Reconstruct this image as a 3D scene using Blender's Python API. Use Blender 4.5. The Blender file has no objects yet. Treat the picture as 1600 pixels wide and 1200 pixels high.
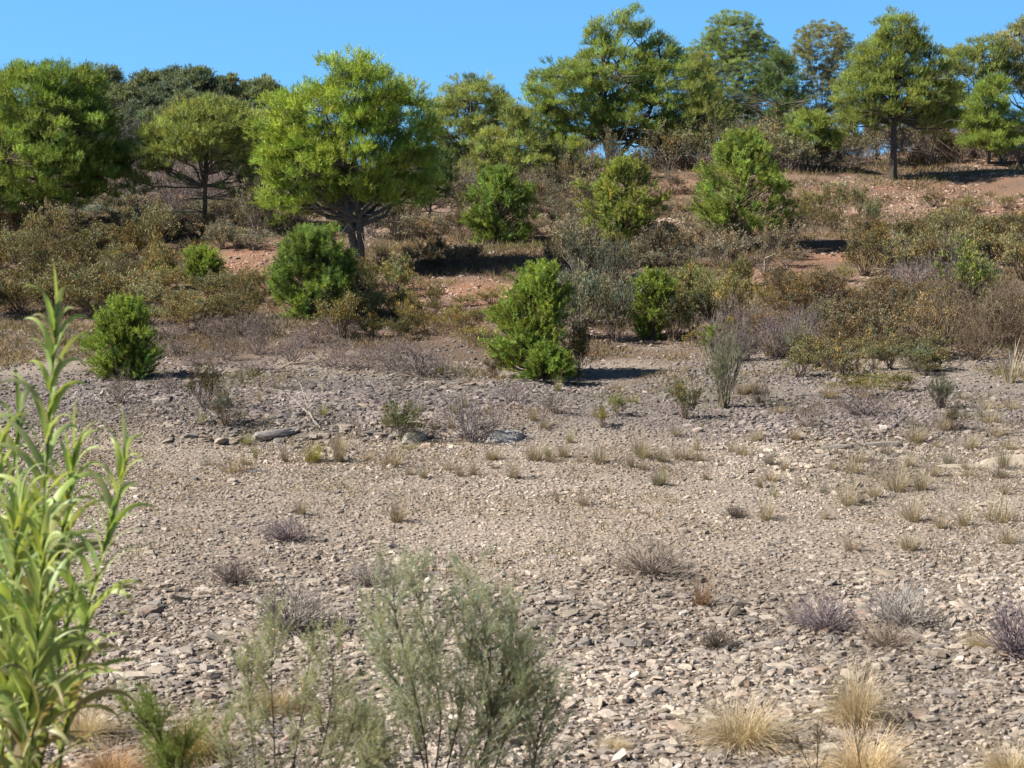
import bpy, bmesh, math
import numpy as np
from mathutils import Vector

rng = np.random.default_rng(11)
sc = bpy.context.scene
col = sc.collection
R = math.radians

# ------------------------------------------------------------------ camera geometry
F = 2986.0                       # focal length in photo pixels (1600 wide)
CAMZ = 6.1
PITCH = math.atan((600 - 188) / F)
CP, SP = math.cos(PITCH), math.sin(PITCH)

def slope_of_row(py):
    s = (600 - np.asarray(py, float)) / F
    return (-SP + s * CP) / (CP + s * SP)

def at_depth(px, py, d):
    s = (600 - py) / F
    fy = CP + s * SP
    fz = -SP + s * CP
    k = d / fy
    return np.array([(px - 800) / F * k, d, CAMZ + fz * k])

def proj(x, y, z):
    dz = z - CAMZ
    f = y * CP - dz * SP
    u = y * SP + dz * CP
    f = np.maximum(f, 1e-3)
    return 800 + F * x / f, 600 - F * u / f

# ------------------------------------------------------------------ noise
def _hash(ix, iy, seed):
    n = (ix.astype(np.int64) * 374761393 + iy.astype(np.int64) * 668265263 + seed * 974634777) & 0x7fffffff
    n = ((n ^ (n >> 13)) * 1274126177) & 0x7fffffff
    return ((n ^ (n >> 16)) & 0xffff) / 65535.0

def vnoise(x, y, seed=0):
    x = np.asarray(x, float); y = np.asarray(y, float)
    ix = np.floor(x); iy = np.floor(y)
    fx = x - ix; fy = y - iy
    fx = fx * fx * (3 - 2 * fx); fy = fy * fy * (3 - 2 * fy)
    a = _hash(ix, iy, seed); b = _hash(ix + 1, iy, seed)
    c = _hash(ix, iy + 1, seed); d = _hash(ix + 1, iy + 1, seed)
    return (a * (1 - fx) + b * fx) * (1 - fy) + (c * (1 - fx) + d * fx) * fy - 0.5

def fbm(x, y, seed=0, o=4):
    t = 0; a = 1.0
    for i in range(o):
        t = t + a * vnoise(x, y, seed + i * 7); x = x * 2.03; y = y * 2.03; a *= 0.5
    return t

def sstep(t):
    t = np.clip(t, 0, 1); return t * t * (3 - 2 * t)

# ------------------------------------------------------------------ terrain
COLS = np.array([-300, 200, 450, 700, 950, 1250, 1600, 1900], float)
ROWS = {
    52: [535, 535, 535, 535, 535, 535, 535, 535],
    60: [475, 475, 472, 470, 470, 470, 470, 470],
    70: [408, 405, 402, 397, 392, 388, 385, 385],
    80: [366, 362, 357, 345, 338, 335, 335, 335],
    90: [336, 332, 326, 308, 292, 286, 292, 292],
    97: [318, 314, 308, 283, 256, 254, 268, 268],
    105: [300, 296, 291, 272, 262, 243, 240, 240],
    115: [279, 277, 276, 290, 290, 252, 233, 233],
    140: [226, 226, 242, 330, 330, 300, 270, 270],
    170: [176, 176, 190, 360, 360, 330, 300, 300],
    210: [192, 192, 212, 370, 370, 340, 320, 320],
}
DS = [-400, -5, 3, 8, 10, 12, 14, 16, 18, 45]
ZS = [[4.4] * 8, [4.45] * 8, [4.3] * 8, [2.7] * 8, [2.0] * 8, [1.2] * 8, [.55] * 8, [.15] * 8, [0] * 8, [0] * 8]
for d_, r_ in ROWS.items():
    DS.append(d_); ZS.append([CAMZ + d_ * float(slope_of_row(v)) for v in r_])
for d_, z_ in ((300, -12), (600, -25), (2500, -60)):
    DS.append(d_); ZS.append([z_] * 8)
DS = np.array(DS, float); ZS = np.array(ZS, float)

def height(x, y):
    x = np.asarray(x, float); y = np.asarray(y, float)
    yy = np.maximum(y, 6.0)
    px = np.clip(800 + F * x / yy, COLS[0], COLS[-1] - 1e-6)
    j = np.clip(np.searchsorted(DS, y, side='right') - 1, 0, len(DS) - 2)
    t = np.clip((y - DS[j]) / (DS[j + 1] - DS[j]), 0, 1)
    k = np.clip(np.searchsorted(COLS, px, side='right') - 1, 0, len(COLS) - 2)
    u = (px - COLS[k]) / (COLS[k + 1] - COLS[k])
    u = u * u * (3 - 2 * u)
    z = (ZS[j, k] * (1 - u) + ZS[j, k + 1] * u) * (1 - t) + (ZS[j + 1, k] * (1 - u) + ZS[j + 1, k + 1] * u) * t
    far = sstep((y - 44) / 12) * (1 - sstep((y - 130) / 40))
    z = z + far * 0.55 * fbm(x * .16, y * .16, 3, 3) + 0.10 * fbm(x * .5, y * .5, 5, 3) * (y > -50)
    y0 = 35.6 + 1.1 * vnoise(x * .25, x * 0, 9)
    bank = .30 * sstep((y - y0) / .9) * (1 - sstep((y - 38.5) / 7)) * (.45 + .55 * (1 - sstep((px - 820) / 300)))
    return z + bank

_dd = np.concatenate([np.arange(5, 60, .04), np.arange(60, 260, .15)])
def at(px, py):
    s = (600 - py) / F
    fy = CP + s * SP
    x = (px - 800) / F * _dd / fy
    zr = CAMZ + _dd * (-SP + s * CP) / fy
    hit = np.nonzero(zr < height(x, _dd))[0]
    i = hit[0] if len(hit) else len(_dd) - 1
    return np.array([x[i], _dd[i], float(height(x[i], _dd[i]))])

# ------------------------------------------------------------------ mesh building
class MB:
    def __init__(self):
        self.V = []; self.F = {}; self.C = []; self.n = 0
    def add(self, v, f, c=None):
        v = np.asarray(v, np.float32).reshape(-1, 3)
        self.V.append(v)
        fs = f if isinstance(f, (list, tuple)) else [f]
        for g in fs:
            g = np.asarray(g, np.int64)
            self.F.setdefault(g.shape[1], []).append(g + self.n)
        if c is None: c = np.ones((len(v), 3), np.float32)
        self.C.append(np.broadcast_to(np.asarray(c, np.float32), (len(v), 3)))
        self.n += len(v)
    def mesh(self, name, mat, flat=True):
        me = bpy.data.meshes.new(name)
        V = np.concatenate(self.V); C = np.concatenate(self.C)
        me.vertices.add(len(V)); me.vertices.foreach_set('co', V.ravel())
        loops = []; starts = []; off = 0
        for k, g in self.F.items():
            a = np.concatenate(g)
            loops.append(a.ravel()); starts.append(off + np.arange(len(a)) * k); off += a.size
        L = np.concatenate(loops).astype(np.int32); S = np.concatenate(starts).astype(np.int32)
        me.loops.add(len(L)); me.loops.foreach_set('vertex_index', L)
        me.polygons.add(len(S)); me.polygons.foreach_set('loop_start', S)
        a = me.attributes.new('tint', 'FLOAT_COLOR', 'POINT')
        a.data.foreach_set('color', np.concatenate([C, np.ones((len(C), 1), np.float32)], 1).astype(np.float32).ravel())
        me.update(calc_edges=True)
        if flat: me.shade_flat()
        if mat: me.materials.append(mat)
        return me
    def build(self, name, mat, parent=None, loc=None, flat=True, color=None):
        o = bpy.data.objects.new(name, self.mesh(name, mat, flat)); col.objects.link(o)
        if parent: o.parent = parent
        if loc is not None: o.location = loc
        if color: o.color = (*color, 1)
        return o

def tag(o, label=None, cat=None, group=None, kind=None):
    if label: o['label'] = label
    if cat: o['category'] = cat
    if group: o['group'] = group
    if kind: o['kind'] = kind
    return o

def empty(name, loc, label, cat, group=None):
    o = bpy.data.objects.new(name, None); o.empty_display_size = .2; o.location = loc; col.objects.link(o)
    return tag(o, label, cat, group)

def unit(v):
    return v / np.maximum(np.linalg.norm(v, axis=-1, keepdims=True), 1e-9)

def rdir(n):
    return unit(rng.normal(size=(n, 3)))

def perp(d):
    a = unit(np.cross(d, rdir(len(d))))
    return a

def sticks(mb, P0, P1, r0, r1, sides=3, c=None):
    P0 = np.asarray(P0, float); P1 = np.asarray(P1, float); n = len(P0)
    if n == 0: return
    d = unit(P1 - P0); a = perp(d); b = np.cross(d, a)
    r0 = np.broadcast_to(np.asarray(r0, float), (n,)); r1 = np.broadcast_to(np.asarray(r1, float), (n,))
    ang = np.arange(sides) * 2 * math.pi / sides
    ring = a[:, None] * np.cos(ang)[None, :, None] + b[:, None] * np.sin(ang)[None, :, None]
    v = np.concatenate([P0[:, None] + ring * r0[:, None, None], P1[:, None] + ring * r1[:, None, None]], 1)
    i = np.arange(sides); j = (i + 1) % sides
    q = np.stack([i, j, j + sides, i + sides], 1)
    f = (q[None] + (np.arange(n) * 2 * sides)[:, None, None]).reshape(-1, 4)
    if c is not None: c = np.repeat(np.asarray(c), 2 * sides, 0) if np.ndim(c) == 2 else c
    mb.add(v.reshape(-1, 3), f, c)

def tube(mb, path, rad, sides=6, c=None):
    path = np.asarray(path, float); m = len(path)
    t = unit(np.gradient(path, axis=0))
    ref = np.array([.3, .9, .2]) if abs(t[0][2]) > .6 else np.array([0, 0, 1.])
    a = unit(np.cross(t, ref)); b = np.cross(t, a)
    ang = np.arange(sides) * 2 * math.pi / sides
    rad = np.broadcast_to(np.asarray(rad, float), (m,))
    v = path[:, None] + (a[:, None] * np.cos(ang)[None, :, None] + b[:, None] * np.sin(ang)[None, :, None]) * rad[:, None, None]
    fs = []
    i = np.arange(sides); j = (i + 1) % sides
    for k in range(m - 1):
        fs.append(np.stack([i, j, j + sides, i + sides], 1) + k * sides)
    mb.add(v.reshape(-1, 3), np.concatenate(fs), c)

def curve(p0, p1, m=6, bow=(0, 0, 0), jit=.0):
    t = np.linspace(0, 1, m)[:, None]
    p = (1 - t) * p0 + t * p1 + np.asarray(bow) * (4 * t * (1 - t))
    if jit: p[1:-1] += rng.normal(size=(m - 2, 3)) * jit
    return p

def needles(mb, P, D, L, nn, nl, w, c, a0=1.25, a1=.35):
    """brush-like shoots: P base, D direction, nn needles of length nl along a shoot of length L"""
    n = len(P)
    L = np.broadcast_to(np.asarray(L, float), (n,))
    t = (np.arange(nn)[None] + rng.random((n, nn))) / nn
    base = P[:, None] + D[:, None] * (L[:, None] * t)[..., None]
    ang = a0 + (a1 - a0) * t + rng.normal(size=t.shape) * .15
    Dn = np.repeat(D, nn, 0); pr = perp(Dn).reshape(n, nn, 3)
    nd = D[:, None] * np.cos(ang)[..., None] + pr * np.sin(ang)[..., None]
    ln = nl * (.75 + .5 * rng.random(t.shape))
    tip = base + nd * ln[..., None]
    side = perp(nd.reshape(-1, 3)).reshape(n, nn, 3) * w
    v = np.stack([base - side, base + side, tip], 2).reshape(-1, 3)
    f = np.arange(n * nn * 3).reshape(-1, 3)
    cc = np.repeat(c, nn * 3, 0) if np.ndim(c) == 2 else c
    mb.add(v, f, cc)

def leaflets(mb, P, D, ln, w, c):
    n = len(P); D = unit(D); s = perp(D)
    ln = np.broadcast_to(np.asarray(ln, float), (n,))[:, None]; w = np.broadcast_to(np.asarray(w, float), (n,))[:, None]
    v = np.stack([P, P + D * ln * .5 + s * w, P + D * ln, P + D * ln * .5 - s * w], 1)
    f = np.arange(n * 4).reshape(-1, 4)
    cc = np.repeat(c, 4, 0) if np.ndim(c) == 2 else c
    mb.add(v.reshape(-1, 3), f, cc)

# ------------------------------------------------------------------ materials
def new_mat(name):
    m = bpy.data.materials.new(name); m.use_nodes = True
    nt = m.node_tree; nt.nodes.clear()
    return m, nt, nt.nodes.new('ShaderNodeOutputMaterial')

def N(nt, t, **k):
    n = nt.nodes.new(t)
    for a, b in k.items(): setattr(n, a, b)
    return n

def mul(nt, a, b):
    m = N(nt, 'ShaderNodeMix', data_type='RGBA', blend_type='MULTIPLY'); m.inputs[0].default_value = 1
    for i, s in ((6, a), (7, b)):
        if isinstance(s, tuple): m.inputs[i].default_value = (*s, 1)
        else: nt.links.new(s, m.inputs[i])
    return m.outputs[2]

def leafy(name, transl=.3, rough=.6, spec=.25):
    m, nt, out = new_mat(name)
    oi = N(nt, 'ShaderNodeObjectInfo'); at_ = N(nt, 'ShaderNodeAttribute', attribute_name='tint')
    c = mul(nt, oi.outputs['Color'], at_.outputs['Color'])
    p = N(nt, 'ShaderNodeBsdfPrincipled'); p.inputs['Roughness'].default_value = rough
    p.inputs['Specular IOR Level'].default_value = spec
    nt.links.new(c, p.inputs['Base Color'])
    tr = N(nt, 'ShaderNodeBsdfTranslucent'); nt.links.new(mul(nt, c, (1.25, 1.2, .6)), tr.inputs['Color'])
    mx = N(nt, 'ShaderNodeMixShader'); mx.inputs[0].default_value = transl
    nt.links.new(p.outputs[0], mx.inputs[1]); nt.links.new(tr.outputs[0], mx.inputs[2])
    nt.links.new(mx.outputs[0], out.inputs[0])
    return m

def rocky(name, scale=18., objcol=True, bump=.4):
    m, nt, out = new_mat(name)
    at_ = N(nt, 'ShaderNodeAttribute', attribute_name='tint')
    c = at_.outputs['Color']
    if objcol:
        oi = N(nt, 'ShaderNodeObjectInfo'); c = mul(nt, c, oi.outputs['Color'])
    tc = N(nt, 'ShaderNodeTexCoord')
    nz = N(nt, 'ShaderNodeTexNoise'); nz.inputs['Scale'].default_value = scale; nz.inputs['Detail'].default_value = 5
    nz.inputs['Roughness'].default_value = .7
    nt.links.new(tc.outputs['Object'], nz.inputs['Vector'])
    rp = N(nt, 'ShaderNodeValToRGB')
    rp.color_ramp.elements[0].position = .3; rp.color_ramp.elements[0].color = (.68, .65, .62, 1)
    rp.color_ramp.elements[1].position = .7; rp.color_ramp.elements[1].color = (1.25, 1.2, 1.12, 1)
    nt.links.new(nz.outputs['Fac'], rp.inputs[0])
    c = mul(nt, c, rp.outputs[0])
    p = N(nt, 'ShaderNodeBsdfPrincipled'); p.inputs['Roughness'].default_value = .9
    p.inputs['Specular IOR Level'].default_value = .2
    nt.links.new(c, p.inputs['Base Color'])
    bp = N(nt, 'ShaderNodeBump'); bp.inputs['Strength'].default_value = bump; bp.inputs['Distance'].default_value = .02
    nt.links.new(nz.outputs['Fac'], bp.inputs['Height']); nt.links.new(bp.outputs[0], p.inputs['Normal'])
    nt.links.new(p.outputs[0], out.inputs[0])
    return m

M_NEEDLE = leafy('pine_needles', .26, .5)
M_LEAF = leafy('shrub_leaves', .25, .65, .15)
M_REED = leafy('reed_leaves', .42, .42, .45)
M_DRY = leafy('dry_grass', .3, .8, .1)
M_FEATHER = leafy('feathery_leaves', .45, .8, .05)
M_BARK = rocky('bark', 9., True, .6)
M_TWIG = rocky('twig_bark', 14., True, .2)
M_STONE = rocky('schist_stone', 22., True, .5)
M_GRAVEL = rocky('gravel_stone', 26., False, .4)

# ground: vertex colours hold where the earth is red, grey or sandy, plus shade painted among coarse stones; noise adds the grain
M_GROUND, nt, out = new_mat('stony_earth')
at_ = N(nt, 'ShaderNodeAttribute', attribute_name='tint'); tc = N(nt, 'ShaderNodeTexCoord')
n1 = N(nt, 'ShaderNodeTexNoise'); n1.inputs['Scale'].default_value = 9; n1.inputs['Detail'].default_value = 8; n1.inputs['Roughness'].default_value = .75
n2 = N(nt, 'ShaderNodeTexVoronoi'); n2.inputs['Scale'].default_value = 16
for n_ in (n1, n2): nt.links.new(tc.outputs['Object'], n_.inputs['Vector'])
rp = N(nt, 'ShaderNodeValToRGB')
rp.color_ramp.elements[0].position = .32; rp.color_ramp.elements[0].color = (.55, .53, .5, 1)
rp.color_ramp.elements[1].position = .68; rp.color_ramp.elements[1].color = (1.2, 1.15, 1.1, 1)
nt.links.new(n1.outputs['Fac'], rp.inputs[0])
rp2 = N(nt, 'ShaderNodeValToRGB')
rp2.color_ramp.elements[0].color = (.8, .8, .8, 1); rp2.color_ramp.elements[1].color = (1.15, 1.15, 1.15, 1)
nt.links.new(n2.outputs['Color'], rp2.inputs[0])
c = mul(nt, mul(nt, at_.outputs['Color'], rp.outputs[0]), rp2.outputs[0])
p = N(nt, 'ShaderNodeBsdfPrincipled'); p.inputs['Roughness'].default_value = .95; p.inputs['Specular IOR Level'].default_value = .1
nt.links.new(c, p.inputs['Base Color'])
bp = N(nt, 'ShaderNodeBump'); bp.inputs['Strength'].default_value = .7; bp.inputs['Distance'].default_value = .06
ad = N(nt, 'ShaderNodeMath', operation='ADD')
nt.links.new(n1.outputs['Fac'], ad.inputs[0]); nt.links.new(n2.outputs['Distance'], ad.inputs[1])
nt.links.new(ad.outputs[0], bp.inputs['Height']); nt.links.new(bp.outputs[0], p.inputs['Normal'])
nt.links.new(p.outputs[0], out.inputs[0])

# ------------------------------------------------------------------ ground sheet
def coarse_px(px, py, x, y):
    """0..1, how coarse the stones lie"""
    bank = np.exp(-((px - 450) / 330) ** 2 - ((py - 640) / 48) ** 2) + .8 * np.exp(-((px - 1300) / 260) ** 2 - ((py - 672) / 40) ** 2)
    near = sstep((28 - y) / 6)
    n = .7 * fbm(x * .35, y * .35, 51, 3)
    return np.clip(.12 + .75 * near + bank + n, .03, 1) * (y > 5) * sstep((58 - y) / 9)
def coarse(x, y):
    px, py = proj(x, y, height(x, y))
    return np.maximum(coarse_px(px, py, x, y), .02)

RED = [(390, 415, 55, 38, 1), (735, 462, 70, 22, 1.1), (660, 450, 80, 16, .6), (1430, 305, 240, 32, .6), (1560, 320, 120, 30, .45), (1490, 245, 90, 16, .55),
       (1250, 435, 80, 26, .55), (1000, 320, 60, 30, .4), (1060, 290, 50, 20, .5), (1300, 400, 90, 14, .6), (890, 285, 40, 16, .8)]
def ground_tint(x, y, z):
    px, py = proj(x, y, z)
    sand = np.array([.385, .325, .27]); grey = np.array([.245, .22, .20]); red = np.array([.31, .18, .125]); soil = np.array([.20, .15, .115])
    hill = sstep((y - 47.5 + 11 * vnoise(x * .22, y * .16, 21) + 4 * vnoise(x * .7, y * .5, 22)) / 4)[..., None]
    m = np.clip(.5 + 1.1 * fbm(x * .22, y * .22, 31, 3), 0, 1)[..., None]
    strip = np.exp(-((y - 32.5) / 3.6) ** 2)[..., None]
    bankm = (sstep((y - 35.3) / 1.5) * (1 - sstep((y - 44) / 5)))[..., None] * .75
    base = sand * (1 - .45 * m) + grey * .45 * m
    base = base * (1 - bankm) + grey * .95 * bankm
    base = base * (1 - .5 * strip) + sand * .9 * .5 * strip
    base = base * (1 - .5 * coarse_px(px, py, x, y))[..., None]  # shade of the gaps between coarse stones, put into the ground colour
    base = base * (1 - hill) + soil * (.8 + .5 * m) * hill
    base = base * (1 - .5 * sstep((y - 112) / 12))[..., None]
    r = np.zeros(np.shape(x))
    for cx, cy, rx, ry, k in RED:
        r = np.maximum(r, k * np.exp(-((px - cx) / rx) ** 2 - ((py - cy) / ry) ** 2))
    r = (np.clip(r * (1 + 1.2 * fbm(x * .9, y * .9, 41, 3)) * 1.3, 0, 1) * (y > 46))[..., None]
    return base * (1 - r) + red * r

ys = np.concatenate([np.linspace(-300, 0, 14)[:-1], np.linspace(0, 14, 40)[:-1], np.linspace(14, 48, 300)[:-1], np.linspace(48, 110, 200)[:-1],
                     np.linspace(110, 240, 90)[:-1], np.geomspace(240, 2400, 30)])
ss = np.linspace(-1, 1, 221); ss = np.sign(ss) * (0.45 * np.abs(ss) + .55 * np.abs(ss) ** 3)
X = ss[None, :] * (22 + .95 * np.maximum(ys, 0) + .3 * np.abs(ys))[:, None]; Y = np.repeat(ys[:, None], len(ss), 1)
Z = height(X, Y)
g = MB(); nr, nc = X.shape
idx = np.arange(nr * nc).reshape(nr, nc)
g.add(np.stack([X, Y, Z], -1).reshape(-1, 3), np.stack([idx[:-1, :-1], idx[:-1, 1:], idx[1:, 1:], idx[1:, :-1]], -1).reshape(-1, 4),
      ground_tint(X, Y, Z).reshape(-1, 3))
tag(g.build('ground', M_GROUND, flat=False), 'stony dry ground rising into a low reddish hillside', 'ground', kind='structure')

# ------------------------------------------------------------------ stones
def stone_tint(n, dark=None):
    pal = np.array([[.345, .305, .255], [.285, .255, .225], [.22, .205, .19], [.385, .345, .29], [.28, .24, .195], [.47, .435, .39], [.31, .245, .20]])
    k = rng.choice(len(pal), n, p=[.28, .24, .14, .16, .10, .03, .05])
    return pal[k] * np.array([1.03, 1.01, 1.04]) * (.82 + .36 * rng.random((n, 1)))

def slabs(mb, P, size, n=6, full=True, tint=None, thick=(.13, .38), tilt=.27):
    m = len(P)
    ang = (np.arange(n)[None] + rng.uniform(-.35, .35, (m, n))) * 2 * math.pi / n
    rad = rng.uniform(.7, 1.15, (m, n)) * size[:, None] * .5
    el = rng.uniform(1.0, 1.9, (m, 1))
    rx = np.cos(ang) * rad * el; ry = np.sin(ang) * rad / np.sqrt(el)
    th = rng.uniform(*thick, (m,)) * size
    rings = []
    shrink = rng.uniform(.55, .85, (m, 1))
    ox = rng.uniform(-.12, .12, (m, 1)) * size[:, None]; oy = rng.uniform(-.12, .12, (m, 1)) * size[:, None]
    zt = th[:, None] * rng.uniform(.85, 1.15, (m, n))
    if full: rings.append(np.stack([rx * .9, ry * .9, np.repeat((-th * .35)[:, None], n, 1)], -1))
    rings.append(np.stack([rx, ry, np.repeat((th * (.4 if full else -.25))[:, None], n, 1) * rng.uniform(.7, 1.3, (m, n))], -1))
    rings.append(np.stack([rx * shrink + ox, ry * shrink + oy, zt], -1))
    v = np.stack(rings, 1)                      # m, rings, n, 3
    k = v.shape[1]
    v = v.reshape(m, k * n, 3)
    # tilt + yaw
    tx = rng.normal(size=m) * tilt; ty = rng.normal(size=m) * tilt; yw = rng.normal(0, .6, m) + math.pi * rng.integers(0, 2, m)
    cx, sx = np.cos(tx), np.sin(tx); cy, sy = np.cos(ty), np.sin(ty); cz, sz = np.cos(yw), np.sin(yw)
    x, y, z = v[..., 0], v[..., 1], v[..., 2]
    x, y = x * cz[:, None] - y * sz[:, None], x * sz[:, None] + y * cz[:, None]
    y, z = y * cx[:, None] - z * sx[:, None], y * sx[:, None] + z * cx[:, None]
    x, z = x * cy[:, None] + z * sy[:, None], -x * sy[:, None] + z * cy[:, None]
    v = np.stack([x, y, z], -1) + P[:, None]
    i = np.arange(n); j = (i + 1) % n
    q = np.concatenate([np.stack([i, j, j + n, i + n], 1) + r * n for r in range(k - 1)])
    off = (np.arange(m) * k * n)
    fq = (q[None] + off[:, None, None]).reshape(-1, 4)
    top = (np.arange(n) + (k - 1) * n)[None] + off[:, None]
    if tint is None: tint = stone_tint(m)
    mb.add(v.reshape(-1, 3), [fq, top], np.repeat(tint, k * n, 0))

def scatter(n, y0, y1, pad=1.5):
    y = np.sqrt(rng.uniform(y0 ** 2, y1 ** 2, n)); x = rng.uniform(-1, 1, n) * (.285 * y + pad)
    return x, y

gr = MB()
for (n, y0, y1, s0, s1, sides, full, kf) in ((7500, 15, 47, .10, .20, 6, True, 1.5), (66000, 15, 48, .05, .12, 6, True, 1.15),
                                             (80000, 15, 40, .035, .07, 5, False, .15), (46000, 38, 62, .05, .13, 5, False, .5), (34000, 52, 108, .05, .2, 5, False, 0)):
    x, y = scatter(n, y0, y1)
    keep = rng.random(n) < (coarse(x, y) ** kf if kf else 1.0)
    if y1 > 90: keep &= fbm(x * .3, y * .3, 71, 2) > -.05
    x, y = x[keep], y[keep]; z = height(x, y)
    s = s0 + (s1 - s0) * rng.random(len(x)) ** 1.8
    t = stone_tint(len(x))
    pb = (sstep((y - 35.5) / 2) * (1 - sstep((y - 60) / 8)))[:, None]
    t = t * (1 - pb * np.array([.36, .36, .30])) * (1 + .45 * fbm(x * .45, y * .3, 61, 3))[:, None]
    if y1 > 90:
        t = .5 * t + .75 * ground_tint(x, y, z)
    slabs(gr, np.stack([x, y, z + .004], 1), s, sides, full, t)
tag(gr.build('gravel', M_GRAVEL), 'loose flat grey and tan stones covering the dry bed', 'gravel', kind='stuff')

def rock_mesh(flat):
    bm = bmesh.new(); bmesh.ops.create_icosphere(bm, subdivisions=4, radius=.5)
    v = np.array([q.co[:] for q in bm.verts]); fc = np.array([[q.index for q in f.verts] for f in bm.faces]); bm.free()
    nrm = rdir(16); nrm[:, 2] *= .6; nrm = unit(nrm); h = rng.uniform(.27, .42, 16)
    nrm = np.concatenate([nrm, [[.05, .03, 1]]]); h = np.append(h, .30)
    for k in range(3):
        for q in range(len(h)):
            dd = v @ nrm[q] - h[q]; v = v - np.maximum(dd, 0)[:, None] * nrm[q]
    r = fbm(v[:, 0] * 5 + v[:, 2] * 3 + 7, v[:, 1] * 5 - v[:, 2] * 4, int(rng.integers(99)), 4)
    r2 = fbm(v[:, 0] * 17 + v[:, 2] * 9, v[:, 1] * 17 - v[:, 2] * 11, 3, 3)
    v = v * (1 + .16 * r[:, None] + .05 * r2[:, None]); v[:, 2] += .05 * np.floor(v[:, 2] * 9 + r) / 9
    el = rng.uniform(1.1, 1.7)
    v = v * np.array([el, 1 / math.sqrt(el) * 1.1, flat])
    b = MB(); b.add(v, fc, np.ones((len(v), 3))); return b.mesh('stone', M_STONE)
rock_meshes = [rock_mesh(.8) for _ in range(6)]
stone_meshes = []
for i in range(14):
    stone_meshes.append(rock_mesh(rng.uniform(.3, .55)))
for i in range(0):
    b = MB(); slabs(b, np.zeros((1, 3)), np.array([1.0]), 7, True, np.ones((1, 3)), (.16, .36), .1)
    stone_meshes.append(b.mesh('stone', M_STONE))

def put_stone(P, size, tint, label, group=None, yaw=None, sc_=(1, 1, 1), name='stone', variant=None, sink=.03):
    o = bpy.data.objects.new(name, rock_meshes[rng.integers(6)] if name == 'boulder' else stone_meshes[rng.integers(14)])
    o.location = (P[0], P[1], P[2] - sink * size * sc_[2]); o.scale = (size * sc_[0], size * sc_[1], size * sc_[2])
    o.rotation_euler = (rng.normal() * .1, rng.normal() * .1, rng.uniform(0, 6.28) if yaw is None else yaw)
    o.color = (*tint, 1); col.objects.link(o)
    return tag(o, label, 'stone', group)

cnt = 0
while cnt < 165:
    x, y = scatter(1, 16, 27); 
    if rng.random() > coarse(x, y)[0] ** 1.2: continue
    P = (x[0], y[0], float(height(x, y)[0]))
    put_stone(P, rng.uniform(.17, .30) if rng.random() < .75 else rng.uniform(.26, .36), stone_tint(1)[0], 'flat weathered stone slab lying loose among the gravel near the feathery bush and straw tufts', 'loose stone slabs on the gravel flat')
    cnt += 1
for k in range(130):
    px, py = rng.uniform(190, 760), rng.uniform(592, 692)
    put_stone(at(px, py), rng.uniform(.16, .42), stone_tint(1)[0] * .8, 'dark grey schist slab in the stony bank below the young pines', 'schist slabs in the stony bank', sc_=(1, 1, .8))
BOULD = [
    (792, 688, .62, (.36, .355, .35), 'pale blue-grey angular boulder beside the dead grey bush on the bank', (1, .8, 1.6), 0.3),
    (655, 683, .55, (.30, .285, .27), 'rounded grey boulder half buried at the foot of the stony bank', (1.2, .9, 1.1), 1.0),
    (425, 680, .6, (.28, .265, .26), 'low lumpy grey rock under the pale dead branch', (1.3, .8, .7), .5),
    (402, 737, .42, (.19, .195, .21), 'small slate-blue dark stone on the sandy strip beside a dry tuft', (1.2, .8, .7), .2),
    (583, 634, .42, (.29, .24, .165), 'ochre flat stone lying in the dark bank', (1.3, .8, .7), .1),
    (1590, 724, .95, (.40, .35, .29), 'big smooth tan bedrock slab at the edge of the gravel flat', (1.4, .9, .7), .15),
    (1525, 730, .6, (.38, .335, .28), 'long low tan ledge of bedrock behind a rounded grass tuft', (1.7, .7, .35), .1),
    (1375, 698, .62, (.29, .265, .24), 'grey tilted bedrock ledge running through the scrubby gravel', (1.5, .8, .7), .25),
    (1300, 702, .55, (.27, .25, .225), 'low grey bedrock outcrop next to the tilted ledge', (1.5, .8, .6), .1),
    (1255, 1092, .26, (.62, .58, .52), 'bright whitish rounded stone between two golden grass tufts', (1, .8, 1.1), .3),
    (1285, 1168, .36, (.60, .56, .50), 'large whitish stone half hidden by golden grass', (1.2, .8, .9), .3),
    (935, 1095, .29, (.43, .39, .34), 'smooth oval tan cobble among flat slabs near the feathery bush', (1, .8, 1), .6),
    (882, 935, .3, (.30, .28, .26), 'dark-sided angular stone standing up from the gravel behind the feathery bush', (1, .9, 1.3), .2),
    (1205, 1050, .25, (.22, .21, .20), 'upright dark stone stump in the gravel behind the golden tuft', (.7, .6, 1.9), .2),
    (1540, 1065, .3, (.38, .35, .31), 'broad flat grey slab near the purple twiggy bush', (1.3, .9, .8), .2),
    (222, 1035, .36, (.36, .32, .28), 'long tan slab beside the green reed leaves', (1.5, .7, .7), .1),
    (225, 962, .30, (.56, .52, .46), 'pale pointed stone with a dark hollow beneath beside the reed', (1, .9, 1.0), .1),
    (380, 870, .36, (.27, .22, .19), 'dark brown broken stone on the gravel in front of a dead cushion bush', (1.1, .8, 1.0), .1),
]
for (px, py, s, t, lb, scl, yaw) in BOULD:
    put_stone(at(px, py), s, t, lb, yaw=yaw, sc_=scl, name='boulder' if s > .5 else 'stone', sink=.05)

# ------------------------------------------------------------------ pines
def tint_jit(n, k=.18, hue=.1):
    v = 1 + rng.normal(size=(n, 1)) * k
    h = rng.normal(size=(n, 1)) * hue
    return np.clip(np.concatenate([v * (1 + h), v, v * (1 - h)], 1), .3, 1.9)

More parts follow.
